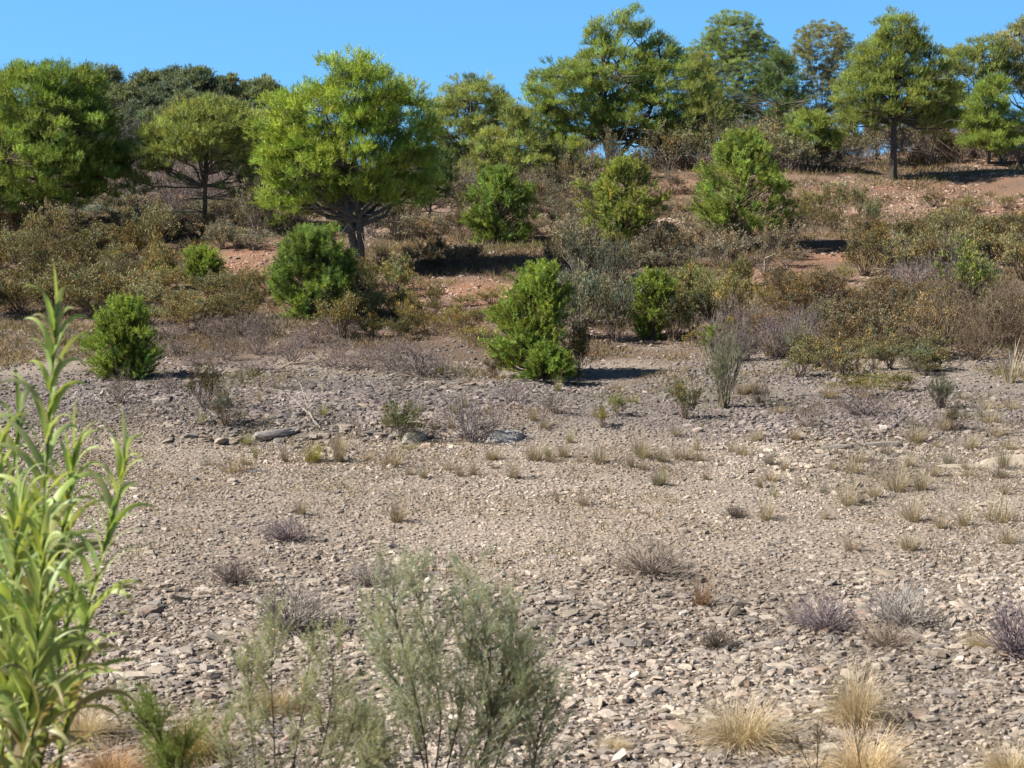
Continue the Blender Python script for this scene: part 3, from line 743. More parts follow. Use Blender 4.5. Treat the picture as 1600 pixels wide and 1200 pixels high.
# (px0, px1, py0, py1, count, kind, leaf, stem, width range, height range, label, group)
ZONES = [
    (-40, 250, 395, 500, 26, 'dense', OLIVEB, STB, (1.2, 2.0), (.9, 1.5), 'olive-brown rockrose shrub in the thicket between the reed tops and dark pine', 'thicket behind the reed'),
    (-40, 200, 370, 400, 9, 'leafy', RUST, STB, (1.0, 1.7), (.8, 1.3), 'rust-tinged shrub under the dark pine above the reeds', 'shrubs under the dark pine'),
    (180, 420, 345, 392, 14, 'dense', BROWNG, STG, (1.2, 2.2), (.7, 1.15), 'grey-brown shrub in shade beneath the umbrella pine', 'shrubs beneath the umbrella pine'),
    (190, 420, 300, 345, 12, 'twiggy', GREYP, STP, (1.6, 2.6), (1.6, 2.6), 'tall bare grey shrub behind the umbrella pine trunk', 'bare shrubs behind the umbrella pine'),
    (230, 420, 455, 520, 13, 'dense', OLIVEB, STB, (.9, 1.6), (.6, .95), 'low brown-olive shrub beside the reddish clearing', 'shrubs beside the reddish clearing'),
    (250, 620, 520, 582, 21, 'twiggy', GREYP, STP, (.8, 1.4), (.35, .65), 'low purple-grey twiggy shrub above the stony bank', 'purple-grey twiggy shrubs above the bank'),
    (520, 625, 440, 535, 12, 'dense', OLIVE, STB, (.8, 1.4), (.7, 1.2), 'yellow-olive shrub next to the long-needled young pine', 'olive shrubs by the long-needled young pine'),
    (630, 770, 470, 530, 14, 'leafy', GOLD, STB, (.6, 1.1), (.35, .7), 'sparse golden low shrub on the red earth beside the nearest young pine', 'golden shrubs on the red earth'),
    (590, 760, 395, 425, 12, 'leafy', RUST, STD, (.7, 1.2), (.4, .8), 'reddish-brown shrub in the deep shade under the largest pine', 'shaded shrubs under the largest pine'),
    (600, 900, 330, 382, 20, 'leafy', BROWNG, STB, (1.0, 1.8), (.7, 1.2), 'brownish shrub on the shaded slope around the dark-based young pine', 'brown shrubs around the dark-based young pine'),
    (640, 920, 288, 320, 14, 'twiggy', GREYP, STG, (1.4, 2.2), (1.0, 1.9), 'grey twiggy shrub beneath the slim and forked pines', 'grey shrubs beneath the crest pines'),
    (880, 985, 440, 535, 12, 'leafy', GREYG, STG, (1.1, 1.7), (1.1, 1.9), 'tall grey-green shrub beside the nearest young pine', 'grey-green shrubs beside the nearest young pine'),
    (860, 1060, 380, 430, 15, 'dense', BROWNG, STB, (1.1, 1.8), (.8, 1.2), 'grey-brown shrub at the foot of the pale young pine', 'shrubs at the foot of the pale young pine'),
    (1050, 1150, 440, 545, 13, 'dense', OLIVE, STB, (1.0, 1.6), (.8, 1.3), 'olive shrub beside the compact young pine', 'olive shrubs by the compact young pine'),
    (1060, 1240, 380, 430, 13, 'leafy', BROWNG, STG, (1.0, 1.6), (.7, 1.1), 'greyish shrub under the pointed young pine', 'shrubs under the pointed young pine'),
    (1110, 1260, 520, 575, 12, 'twiggy', GREYP, STP, (1.0, 1.5), (.7, 1.1), 'purple-grey bare shrub behind the green-grey broom', 'bare shrubs behind the broom'),
    (1200, 1460, 470, 560, 26, 'dense', RUST, STB, (.9, 1.5), (.6, 1.0), 'rust-brown shrub in the thick scrub on the open slope', 'rusty scrub on the open slope'),
    (1240, 1480, 555, 590, 16, 'leafy', OLIVEB, STD, (.7, 1.2), (.4, .8), 'low brown shrub along the lower edge of the rusty scrub', 'low shrubs edging the rusty scrub'),
    (1340, 1620, 375, 440, 24, 'dense', OLIVEB, STB, (1.3, 2.0), (.8, 1.3), 'olive-brown shrub on the slope below the open red ground', 'olive shrubs below the open red ground'),
    (1390, 1520, 420, 470, 9, 'twiggy', GREYP, STP, (1.3, 2.0), (.9, 1.3), 'mauve-grey bare shrub among the olive scrub', 'mauve bare shrubs in the olive scrub'),
    (1450, 1640, 490, 575, 20, 'twiggy', (.15, .13, .07), STB, (1.2, 1.9), (.9, 1.5), 'dark bare shrub in the thicket behind the tall pale grass', 'dark thicket by the tall pale grass'),
    (1240, 1370, 330, 362, 9, 'leafy', OLIVE, STB, (.9, 1.5), (.8, 1.3), 'olive shrub on the bank below the straight-trunked pine', 'shrubs below the straight-trunked pine'),
    (1030, 1340, 245, 268, 22, 'twiggy', BROWNG, STG, (1.8, 2.8), (1.0, 1.8), 'grey-brown brush under the crest pines near the straight trunk', 'brush under the crest pines'),
    (1010, 1345, 236, 268, 36, 'leafy', (.17, .155, .08), STG, (1.9, 2.9), (1.2, 2.0), 'olive-brown shrub in the brush line under the crest pines', 'olive brush line under the crest pines'),
    (640, 1000, 265, 330, 26, 'leafy', (.16, .15, .09), STG, (1.2, 2.0), (.9, 1.7), 'grey-olive shrub on the slope below the slim pine and the forked pine', 'olive shrubs below the slim and forked pines'),
    (-60, 220, 320, 372, 18, 'leafy', (.16, .15, .10), STG, (1.5, 2.4), (.7, 1.2), 'grey-olive shrub behind the trunk of the dark pine above the reeds', 'shrubs behind the dark pine trunk'),
    (380, 660, 300, 372, 18, 'leafy', (.15, .14, .09), STG, (1.5, 2.4), (1.2, 2.2), 'grey shrub in shade behind the largest rounded pine', 'shrubs behind the largest pine'),
    (980, 1120, 290, 350, 10, 'leafy', BROWNG, STB, (.9, 1.5), (.5, .9), 'brown shrub on the slope between the pale and pointed young pines', 'shrubs between the pale and pointed young pines'),
    (1150, 1340, 440, 480, 9, 'leafy', GOLD, STB, (.7, 1.1), (.4, .7), 'golden-brown shrub on the bare pinkish ground above the rusty scrub', 'golden shrubs above the rusty scrub'),
    (1410, 1650, 232, 250, 22, 'leafy', (.17, .15, .08), STG, (1.2, 2.0), (1.1, 1.9), 'olive shrub between the trunks on the upper bank at the crest', 'olive shrubs on the upper bank'),
    (1420, 1640, 240, 256, 14, 'twiggy', BROWNG, STG, (1.2, 2.0), (1.0, 1.8), 'brown brush behind the small bright pine on the upper bank', 'brush on the upper bank'),
    (1325, 1490, 240, 262, 12, 'leafy', (.16, .14, .08), STG, (1.4, 2.2), (1.7, 2.5), 'brown-green brush just behind the straight dark trunk', 'brush behind the straight trunk'),
    (1440, 1640, 320, 360, 12, 'leafy', GOLD, STB, (.8, 1.4), (.4, .7), 'low yellowish shrub dotted over the open red ground', 'yellowish shrubs on the open red ground'),
]
for (x0, x1, y0, y1, n, kind, lc, stc, wr, hr, lb, grp) in ZONES:
    pts = []
    for k in range(n):
        best = None
        for q in range(6):
            c_ = np.array([rng.uniform(x0, x1), rng.uniform(y0, y1)])
            dd = min([np.hypot(*((c_ - p) * np.array([1, 1.6]))) for p in pts] + [1e6])
            if best is None or dd > best[0]: best = (dd, c_)
        pts.append(best[1])
        v = 1.14 + np.clip(rng.normal(), -2, 2) * .26; hshift = np.clip(rng.normal(), -2, 2) * .06
        cc = tuple(np.clip(np.array(lc) * v * np.array([1 + hshift, 1, 1 - hshift]), .02, .6))
        shrub(kind, at(*best[1]), rng.uniform(*wr) * .9, rng.uniform(hr[0] * .75, hr[1] * 1.1), cc, stc, lb, grp)
# hillside scrub behind on the far hill
for k in range(75):
    px = rng.uniform(100, 480); d = rng.uniform(125, 172); pt = at_depth(px, 205, d)
    shrub('twiggy', np.array([pt[0], d, float(height(pt[0], d))]), rng.uniform(2.2, 3.2), rng.uniform(1.0, 1.7), (.13, .125, .10), (.14, .125, .13), 'grey brush on the far hill below the row of pines', 'grey brush on the far hill')
SINGLE = [
    ('broom', 1130, 640, .95, 1.25, (.20, .215, .13), (.20, .18, .13), 'pale green-grey broom bush with bare lower stems standing on the gravel'),
    ('leafy', 1510, 500, 1.9, 2.0, (.19, .22, .05), STB, 'yellow-green leafy shrub rising from the dark thicket'),
    ('leafy', 1083, 470, 1.0, 1.1, (.22, .235, .08), STG, 'pale lime shrub touching the compact young pine'),
    ('leafy', 1340, 618, 1.1, .42, (.22, .20, .05), STB, 'low yellow-green shrub spreading on the gravel edge'),
    ('leafy', 1405, 612, .9, .4, (.21, .18, .06), STB, 'second yellowish low shrub beside the yellow-green spreading one'),
    ('broom', 1470, 640, .75, .6, (.12, .135, .075), STD, 'dark green-grey bush on the gravel below the thicket'),
    ('leafy', 1490, 672, .6, .4, (.14, .13, .08), STB, 'brownish small bush just below the dark green-grey bush'),
    ('leafy', 1068, 655, .75, .75, (.17, .155, .07), STB, 'olive bush with a dark base near the pale broom'),
    ('leafy', 630, 690, .7, .75, (.135, .145, .06), STD, 'dark olive bush growing from the stony bank'),
    ('twiggy', 735, 690, 1.25, .95, GREYP, (.25, .22, .235), 'dead silver-grey bush beside the blue-grey boulder'),
    ('twiggy', 660, 588, 1.5, .7, GREYP, (.21, .185, .20), 'wide dark purple-grey dead bush above the stony bank'),
    ('leafy', 318, 640, .65, .85, (.145, .115, .055), STD, 'brown-green leaning bush on the stony bank beside the bright round pine'),
    ('leafy', 350, 665, .7, .6, (.15, .13, .09), STB, 'greyish bush leaning against the brown-green one on the bank'),
    ('twiggy', 188, 632, .6, .6, GREYP, STG, 'grey leafless bush at the foot of the bright round pine'),
    ('twiggy', 265, 618, .5, .45, GREYP, STP, 'small grey bush in the shadow of the bright round pine'),
    ('leafy', 905, 590, .85, 1.1, (.17, .14, .05), STB, 'olive-gold shrub leaning on the nearest young pine'),
    ('leafy', 775, 590, .6, .5, (.16, .115, .055), STB, 'small brown shrub tucked under the nearest young pine'),
    ('leafy', 965, 650, .4, .4, (.26, .25, .07), STB, 'small lime-yellow plant on the grey stony slope'),
    ('leafy', 940, 668, .35, .35, (.24, .225, .07), STB, 'smaller yellowish plant next to the lime-yellow one'),
    ('twiggy', 865, 645, .75, .45, GREYP, STG, 'low grey bush on the stony slope below the nearest young pine'),
    ('twiggy', 800, 630, .8, .4, GREYP, STP, 'flat grey twiggy bush between the young pine and the boulder'),
    ('twiggy', 1265, 668, .7, .5, BROWNG, STG, 'grey-brown bush on the gravel next to the bedrock ledge'),
    ('twiggy', 1350, 650, 1.2, .55, GREYP, STP, 'spreading mauve twiggy bush below the low yellow-green shrub'),
    ('twiggy', 1185, 630, .5, .5, (.1, .08, .07), STD, 'thin black-stemmed bush beside the pale broom'),
    # dead cushions on the gravel
    ('cushion', 1290, 985, .62, .38, GREYP, (.22, .185, .20), 'dead purple-grey cushion bush with a dark side on the gravel'),
    ('cushion', 1412, 980, .72, .42, GREYP, (.36, .335, .32), 'dead silvery white-grey cushion bush beside the purple-grey one'),
    ('cushion', 1592, 1025, .72, .55, GREYP, (.20, .165, .19), 'tall dark purple dead bush near the big flat slab'),
    ('cushion', 1020, 897, .8, .38, BROWNG, (.25, .21, .18), 'wide brown-grey dead bush behind the rusty withered stalks'),
    ('cushion', 450, 845, .6, .28, GREYP, (.22, .18, .195), 'small purple dead bush on the fine gravel above the broken brown stone'),
    ('cushion', 365, 912, .45, .25, GREYP, (.16, .125, .12), 'small dark brown dead bush between the reed and the feathery bush'),
    ('cushion', 455, 985, .85, .45, GREYP, (.26, .235, .22), 'grey dead bush showing above the low feathery bush'),
    ('cushion', 1118, 1012, .38, .2, BROWNG, (.12, .10, .085), 'small blackish dead bush alone on the stones'),
    ('cushion', 1385, 1010, .5, .22, BROWNG, (.30, .25, .21), 'flattened tan dead bush in front of the silvery cushion'),
    ('cushion', 580, 915, .55, .25, GREYP, (.27, .24, .23), 'faded grey dead bush beside the top of the feathery bush'),
    ('cushion', 1150, 808, .3, .16, BROWNG, (.11, .09, .075), 'small dark brown clump alone on the pale sandy gravel'),
]
for (k, px, py, w, h, lc, stc, lb) in SINGLE:
    shrub(k, at(px, py), w, h, lc, stc, lb, name='dead_bush' if ('dead' in lb or 'clump' in lb) else 'shrub', cat='dead bush' if 'dead' in lb else 'shrub')

# ------------------------------------------------------------------ grass tufts
def tuft_mesh(nb, spread, w, droop, L0=.55, r0=.12):
    mb = MB(); m = 5
    az = rng.uniform(0, 2 * math.pi, nb); tl = spread * rng.random(nb) ** .7
    L = rng.uniform(L0, 1.05, nb)
    rr = r0 * np.sqrt(rng.random(nb)); a2 = az + rng.normal(size=nb) * .8
    P = np.stack([rr * np.cos(a2), rr * np.sin(a2), np.full(nb, -.02)], 1)
    h = np.stack([np.cos(az), np.sin(az), 0 * az], 1)
    side = np.stack([-np.sin(az), np.cos(az), 0 * az], 1)
    tw = rng.uniform(-1.2, 1.2, nb)
    pts = [P]; th = tl.copy()
    for i in range(m - 1):
        P = P + (np.cos(th)[:, None] * np.array([0, 0, 1.]) + np.sin(th)[:, None] * h) * (L / (m - 1))[:, None]
        th = th + droop * rng.random(nb) / (m - 1) * 1.6
        pts.append(P)
    pts = np.stack(pts, 1)
    sd = side * np.cos(tw)[:, None] + np.array([0, 0, .6]) * np.sin(tw)[:, None] + h * np.sin(tw)[:, None] * .6
    ww = w * np.array([1, .9, .7, .45, .08])
    v = np.stack([pts - sd[:, None] * ww[None, :, None], pts + sd[:, None] * ww[None, :, None]], 2).reshape(nb, m * 2, 3)
    q = np.concatenate([np.array([[2 * i, 2 * i + 1, 2 * i + 3, 2 * i + 2]]) for i in range(m - 1)])
    f = (q[None] + (np.arange(nb) * m * 2)[:, None, None]).reshape(-1, 4)
    mb.add(v.reshape(-1, 3), f, np.repeat(tint_jit(nb, .2, .07), m * 2, 0))
    return mb.mesh('grass_tuft', M_DRY)
TM = {'small': [tuft_mesh(int(rng.integers(110, 240)), rng.uniform(.75, 1.25), .0075, rng.uniform(.4, 1.0), .3, .2) for _ in range(10)], 'fan': [tuft_mesh(170, 1.05, .0075, .8, .3, .18) for _ in range(4)],
      'gold': [tuft_mesh(1300, 1.3, .0036, 1.4, .35, .22) for _ in range(3)], 'tall': [tuft_mesh(60, .45, .012, .5, .5, .12)]}
def tuft(kind, px, py, w, h, c, label, group=None):
    P = at(px, py); s = P[1] / F
    o = bpy.data.objects.new('grass_tuft', TM[kind][rng.integers(len(TM[kind]))])
    o.location = P; k = {'small': 1.15, 'fan': 1.4, 'gold': 1.45, 'tall': .95}[kind]
    jw = rng.uniform(.8, 1.5) if kind == 'small' else 1.2; w *= jw; h *= 1.2 * rng.uniform(.9, 1.35) if kind == 'small' else 1.1; o.scale = (w * s / k, w * s / k, h * s * 1.08); o.rotation_euler = (0, 0, rng.uniform(0, 6.28)); o.color = (*c, 1)
    col.objects.link(o)
    return tag(o, label, 'grass tuft', group)
STRAW = (.37, .31, .235); STRAWG = (.285, .235, .18); GOLDG = (.50, .41, .29); GOLDL = (.58, .46, .31); PINKG = (.35, .275, .22)
T_ROW = 'small dry tuft in the row along the upper edge of the sandy strip'
T_R = 'small straw-coloured tuft on the pale gravel near the tan bedrock ledge'
ROWT = [(445, 722, 28, 34), (530, 722, 42, 40), (718, 745, 20, 24), (740, 743, 28, 28), (768, 718, 46, 30), (835, 720, 40, 34), (860, 722, 30, 32), (880, 715, 30, 32),
        (1000, 712, 36, 40), (1032, 722, 30, 30), (1065, 718, 44, 36), (1005, 735, 24, 22), (985, 730, 30, 28), (1090, 720, 30, 24), (640, 742, 16, 20), (700, 735, 22, 24), (905, 722, 22, 24)]
for (a, b, w, h) in ROWT: tuft('small', a, b, w, h, STRAWG, T_ROW, 'dry tufts edging the sandy strip')
RT = [(1420, 730, 34, 30), (1460, 745, 30, 34), (1512, 745, 28, 22), (1365, 778, 30, 32), (1325, 790, 46, 42), (1290, 812, 28, 36), (1470, 826, 40, 34), (1505, 822, 46, 40),
      (1515, 702, 40, 34), (1475, 672, 36, 34), (1545, 660, 40, 30), (1580, 640, 40, 30), (1160, 712, 34, 26), (1225, 735, 26, 22), (1180, 690, 30, 28), (1540, 640, 34, 26), (1430, 690, 36, 28), (1300, 735, 24, 22)]
for (a, b, w, h) in RT: tuft('small', a, b, w, h, STRAW, T_R, 'straw tufts on the gravel near the bedrock')
for (k, px, py, w, h, c, lb) in [
    ('small', 362, 738, 54, 46, PINKG, 'wide pinkish-tan grass tuft beside the slate-blue dark stone'),
    ('small', 488, 722, 54, 32, (.30, .27, .09), 'yellow-green grass tuft in the row of dry tufts'),
    ('small', 612, 728, 66, 42, PINKG, 'broad dense tan grass tuft at the foot of the stony bank'),
    ('small', 662, 748, 24, 28, STRAWG, 'small tuft just in front of the broad dense tan tuft'),
    ('small', 803, 748, 34, 36, STRAWG, 'dark-centred rounded tuft alone on the sandy strip below the boulder'),
    ('fan', 935, 724, 54, 48, STRAWG, 'fan-shaped brown tuft at the top of the sandy strip'),
    ('fan', 870, 786, 18, 36, STRAWG, 'thin upright tuft in the middle of the sandy strip'),
    ('fan', 912, 790, 44, 36, STRAWG, 'sparse leaning tuft beside the thin upright one'),
    ('fan', 1103, 750, 26, 30, STRAWG, 'little fan of dark stems on bare sand beside a fallen stick'),
    ('fan', 1196, 812, 54, 60, STRAW, 'tall feathery straw tuft beside the small dark brown clump'),
    ('small', 470, 805, 34, 36, STRAWG, 'lone brownish tuft on the sand above the small purple dead bush'),
    ('small', 620, 816, 42, 36, STRAWG, 'lone greyish tuft on gravel above the feathery bush'),
    ('fan', 1332, 740, 56, 48, STRAW, 'large straw fan beside the low grey bedrock outcrop'),
    ('small', 1400, 768, 40, 46, STRAW, 'dense upright tuft with a dark base casting a short shadow'),
    ('small', 1437, 766, 32, 32, STRAW, 'small tuft hugging the dense upright one'),
    ('small', 1425, 815, 42, 44, STRAW, 'round thick tuft on gravel below the dense upright one'),
    ('small', 1568, 733, 40, 38, (.24, .2, .14), 'dark rounded tuft in front of the big tan slab'),
    ('fan', 1560, 815, 100, 60, STRAW, 'broad mass of straw grass at the edge of the gravel flat'),
    ('fan', 1575, 848, 64, 46, STRAW, 'straw tuft in front of the broad mass of grass'),
    ('fan', 1330, 862, 54, 44, PINKG, 'thin pinkish tuft on the stones above the purple-grey cushion'),
    ('small', 1420, 860, 44, 36, STRAW, 'pale bushy tuft on the stones above the silvery cushion'),
    ('tall', 1578, 598, 60, 66, (.42, .36, .27), 'tall pale dry grass stems in front of the dark thicket'),
    ('fan', 1095, 948, 62, 80, (.24, .14, .085), 'rusty withered stalks standing beside the wide brown-grey bush'),
    ('gold', 1160, 1160, 170, 100, GOLDG, 'wide golden grass tuft with a dark base'),
    ('gold', 1338, 1130, 120, 140, GOLDG, 'tall golden grass tuft standing behind another golden tuft'),
    ('gold', 1350, 1215, 170, 110, GOLDL, 'pale golden tuft at the bottom in front of the tall golden one'),
    ('gold', 1575, 1210, 110, 70, GOLDG, 'orange-tan grass tuft at the bottom corner of the gravel'),
    ('gold', 1530, 1012, 56, 40, GOLDG, 'small orange grass tuft beside the tall dark purple bush'),
    ('gold', 960, 1172, 60, 26, GOLDG, 'small flat orange tuft on the gravel beside the feathery bush'),
    ('gold', 130, 1155, 130, 90, GOLDG, 'soft orange-tan grass clump at the foot of the reed'),
    ('gold', 175, 1215, 130, 70, (.40, .26, .15), 'reddish dry grass clump low in front of the reed'),
    ('gold', 300, 1185, 130, 110, (.38, .29, .16), 'straw clump behind the small dark-stemmed feathery bush'),
    ('gold', 430, 1110, 100, 50, (.36, .28, .17), 'low faded grass clump behind the low feathery bush'),
]:
    tuft(k, px, py, w, h, c, lb)

for k in range(70):
    px, py = (rng.uniform(230, 1000), rng.uniform(600, 735)) if k < 34 else (rng.uniform(1000, 1600), rng.uniform(600, 790))
    tuft('small', px, py, rng.uniform(14, 40), rng.uniform(14, 30), [STRAWG, (.27, .235, .205), (.33, .26, .18), (.28, .26, .14)][rng.integers(4)], 'wispy low dry sprig scattered among stones of the upper gravel flat', 'wispy sprigs on the upper gravel')
# small dry ground litter on the flat and slopes: uncountable
lt = MB()
for (n, y0, y1, l0, l1, thr, ww) in ((22000, 24, 48, .06, .18, .05, .006), (60000, 45, 72, .10, .34, -.12, .010), (52000, 70, 112, .12, .45, -.15, .015)):
    x, y = scatter(n, y0, y1); z = height(x, y)
    px, py = proj(x, y, z); bare = np.zeros(n)
    for cx, cy, rx, ry, k in RED: bare = np.maximum(bare, min(k, 1) * np.exp(-((px - cx) / rx) ** 2 - ((py - cy) / ry) ** 2))
    k = (fbm(x * .5, y * .5, 81, 3) + .2 * np.exp(-((y - 34) / 4) ** 2) - .55 * bare - .45 * sstep((51 + 8 * vnoise(x * .22, y * .16, 23) - y) / 4) * (y0 == 45) > thr + .1 * rng.random(n))
    x, y, z = x[k], y[k], z[k]
    lc = np.array([[.27, .21, .13], [.22, .15, .09], [.19, .165, .14], [.17, .155, .07], [.24, .19, .08]])
    zone = np.clip(np.floor((fbm(x * .35, y * .35, 91, 2) + .6) * 4.2), 0, 4).astype(int)
    lc = lc[np.where(rng.random(len(x)) < .6, zone, rng.integers(0, 5, len(x)))] * rng.uniform(.7, 1.25, (len(x), 1))
    for q in range(3):
        D2 = unit(np.stack([rng.normal(size=len(x)), rng.normal(size=len(x)), .3 + np.abs(rng.normal(size=len(x)))], 1))
        leaflets(lt, np.stack([x, y, z - .01], 1) + rng.normal(size=(len(x), 3)) * np.array([.05, .05, 0]), D2, rng.uniform(l0, l1, len(x)), ww, lc)
tag(lt.build('dry_ground_cover', M_DRY), 'thin dry stubble and litter over the flat and slope', 'ground cover', kind='stuff')

# dead branches
def dead_branch(label, pts, c, r=.02):
    P0 = at(*pts[0]); b = MB()
    d = P0[1]
    path = np.array([at_depth(px, py, d) - P0 for px, py in pts])
    path[:, 1] += np.linspace(0, .4, len(path))
    tube(b, path, np.linspace(r, r * .3, len(path)), 5)
    for k in range(6):
        i = rng.integers(1, len(path)); a = path[i] if i < len(path) else path[-1]
        e = a + np.array([rng.normal() * .25, rng.normal() * .2, abs(rng.normal()) * .18])
        sticks(b, a[None], e[None], r * .45, r * .15, 3)
    o = b.build('dead_branch', M_TWIG, None, P0, color=c); tag(o, label, 'branch')
dead_branch('pale bleached dead branch slanting out of the stony bank', [(500, 668), (482, 648), (462, 632), (440, 615)], (.45, .40, .35), .022)
dead_branch('second bleached dead branch crossing the pale slanting one', [(496, 668), (480, 640), (470, 612), (464, 600)], (.45, .40, .35), .016)
dead_branch('fallen grey log piece on gravel above the stony bank', [(425, 582), (450, 570), (495, 566)], (.36, .31, .26), .04)
dead_branch('short stick poking out of the sandy strip', [(1070, 756), (1062, 745), (1055, 732)], (.22, .18, .13), .018)
dead_branch('thin bleached stick lying by the tall pale grass', [(1500, 588), (1530, 584), (1555, 580)], (.5, .45, .4), .02)
dead_branch('pale thin dead stem standing in the scrub under the pointed pine', [(1196, 450), (1195, 430), (1197, 405)], (.36, .30, .24), .03)

# ------------------------------------------------------------------ giant reed in front
def reed_leaf(mb, p0, az, th0, th1, L, W, twist, tw0, c, m=18, pw=1.9):
    h = np.array([math.cos(az), math.sin(az), 0]); upv = np.array([0, 0, 1.]); sd = np.cross(h, upv)
    p = np.array(p0, float); V = []; Cc = []; dry = rng.uniform(.7, 1.9)
    for i in range(m):
        t = i / (m - 1)
        th = th0 + (th1 - th0) * t ** pw
        d = math.cos(th) * upv + math.sin(th) * h
        nrm = np.cross(sd, d)
        a = tw0 + twist * t
        s_ = sd * math.cos(a) + nrm * math.sin(a); n_ = np.cross(s_, d)
        w = W * min(1, .45 + t * 5) * (1 - t) ** .7 * .5
        V += [p - s_ * w, p + n_ * w * .28, p + s_ * w]; kk = np.clip((t - dry) / .12, 0, 1); Cc += [c * (1 - kk) + np.array([1.05, .62, .9]) * kk] * 3
        p = p + d * L / (m - 1)
    f = []
    for i in range(m - 1):
        a = i * 3
        f += [[a, a + 1, a + 4, a + 3], [a + 1, a + 2, a + 5, a + 4]]
    mb.add(np.array(V), np.array(f), np.array(Cc))

def reed(label, pts, d, nleaf, t0, L, W, seed, spear=True, green=(.37, .455, .14), culm=True, droop=(1.7, 3.4), rot=0):
    global rng
    keep = rng; rng = np.random.default_rng(seed)
    w = np.array([at_depth(px, py, d) for px, py in pts])
    gx = w[0][0] - (w[1][0] - w[0][0]) * .3; B = np.array([gx, d, float(height(gx, d))])
    path = np.concatenate([[B], w])
    # resample
    seg = np.concatenate([[0], np.cumsum(np.linalg.norm(np.diff(path, axis=0), axis=1))])
    tt = np.linspace(0, seg[-1], 26); path = np.stack([np.interp(tt, seg, path[:, i]) for i in range(3)], 1) - B
    path[1:-1] = (path[:-2] + path[1:-1] * 2 + path[2:]) / 4
    root = empty('reed_stalk', B, label, 'reed', 'tall green reeds')
    st = MB(); tube(st, path, np.linspace(.012, .004, 26), 7, np.array([.8, .85, .8]))
    st.build('stem', M_REED, root, color=(.20, .26, .06), flat=False)
    lf = MB()
    for k in range(nleaf):
        f = t0 + (1 - t0) * (k + .3 * rng.random()) / nleaf
        i = f * 25; i0 = min(int(i), 24); p = path[i0] + (path[i0 + 1] - path[i0]) * (i - i0)
        az = (0 if k % 2 else math.pi) + rng.normal() * .55 + rot
        sz = 1 - .5 * max(0, f - .65) / .35; hi = max(0, f - .65) / .35
        old = rng.random() < (.75 if f < .45 else .12); dryleaf = f < .55 and rng.random() < .22
        c = np.array([1, 1, 1]) * rng.uniform(.8, 1.2) * (np.array([.95, .82, 1.0]) if old else 1) * np.array([rng.uniform(.9, 1.15), 1, rng.uniform(.8, 1.4)])
        if dryleaf: c = np.array([1.15, .72, 1.35]) * rng.uniform(.7, 1.1)
        reed_leaf(lf, p, az, rng.uniform(.14, .5 + .5 * (1 - f) - .2 * hi), rng.uniform(*droop) - .2 * hi, L * sz * rng.uniform(.75, 1.2), W * .98 * max(sz, .8) * rng.uniform(.8, 1.15),
                  rng.uniform(-1.6, 1.6), rng.uniform(-.9, .9), c, pw=1.8 + 1.4 * hi)
    if spear:
        for k in range(3):
            reed_leaf(lf, path[-1 - k], rng.uniform(0, 6.28), .03 + .1 * k, .15 + .3 * k, L * (.55 - .05 * k), W * .55, .5, 1.2, np.array([1, 1, 1]))
    lf.build('leaves', M_REED, root, color=green, flat=False)
    rng = keep
    return root

reed('tallest green reed stalk with arching leaf tips over the bright round pine', [(35, 1210), (48, 1050), (62, 900), (70, 760), (78, 640), (84, 540), (90, 490)], 8.0, 54, .30, .42, .056, 5)
reed('reed stalk leaning towards the gravel with a pale spear tip', [(90, 1210), (118, 1050), (145, 920), (170, 830), (186, 770), (198, 720)], 7.8, 41, .35, .40, .052, 8)
reed('middle reed stalk with dense broad leaves in the clump', [(20, 1210), (45, 1080), (75, 950), (95, 850), (108, 770), (116, 710)], 8.3, 52, .30, .46, .052, 13)
reed('reed stalk at the clump edge with grey-green drooping lower leaves', [(60, 1210), (78, 1120), (95, 1030), (112, 950)], 7.7, 22, .25, .5, .052, 21, green=(.26, .33, .10))
reed('short bushy reed stalk low in the clump', [(0, 1210), (10, 1080), (18, 960), (25, 860), (30, 790)], 7.9, 52, .25, .48, .052, 34)
reed('reed stalk half out of view at the clump side', [(-40, 1210), (-35, 1050), (-25, 900), (-10, 780), (0, 700)], 8.4, 48, .3, .5, .052, 55)
reed('thin reed stalk at the back with nodding leaves', [(-15, 1210), (0, 1000), (12, 850), (22, 720), (30, 640)], 9.0, 24, .4, .4, .055, 89, green=(.26, .35, .10))
reed('slender reed stalk wedged between the two densest ones', [(30, 1210), (50, 1080), (60, 980), (66, 900), (70, 840)], 7.6, 41, .3, .46, .052, 101)
reed('leafy reed stalk in the heart of the clump with broad sunlit blades', [(-5, 1210), (20, 1060), (40, 940), (50, 850), (54, 800)], 8.2, 48, .25, .5, .052, 103)
reed('broken dry-looking reed stalk close to the ground', [(40, 1230), (50, 1150), (68, 1090)], 7.5, 9, .3, .5, .05, 91, green=(.24, .24, .10), spear=False)

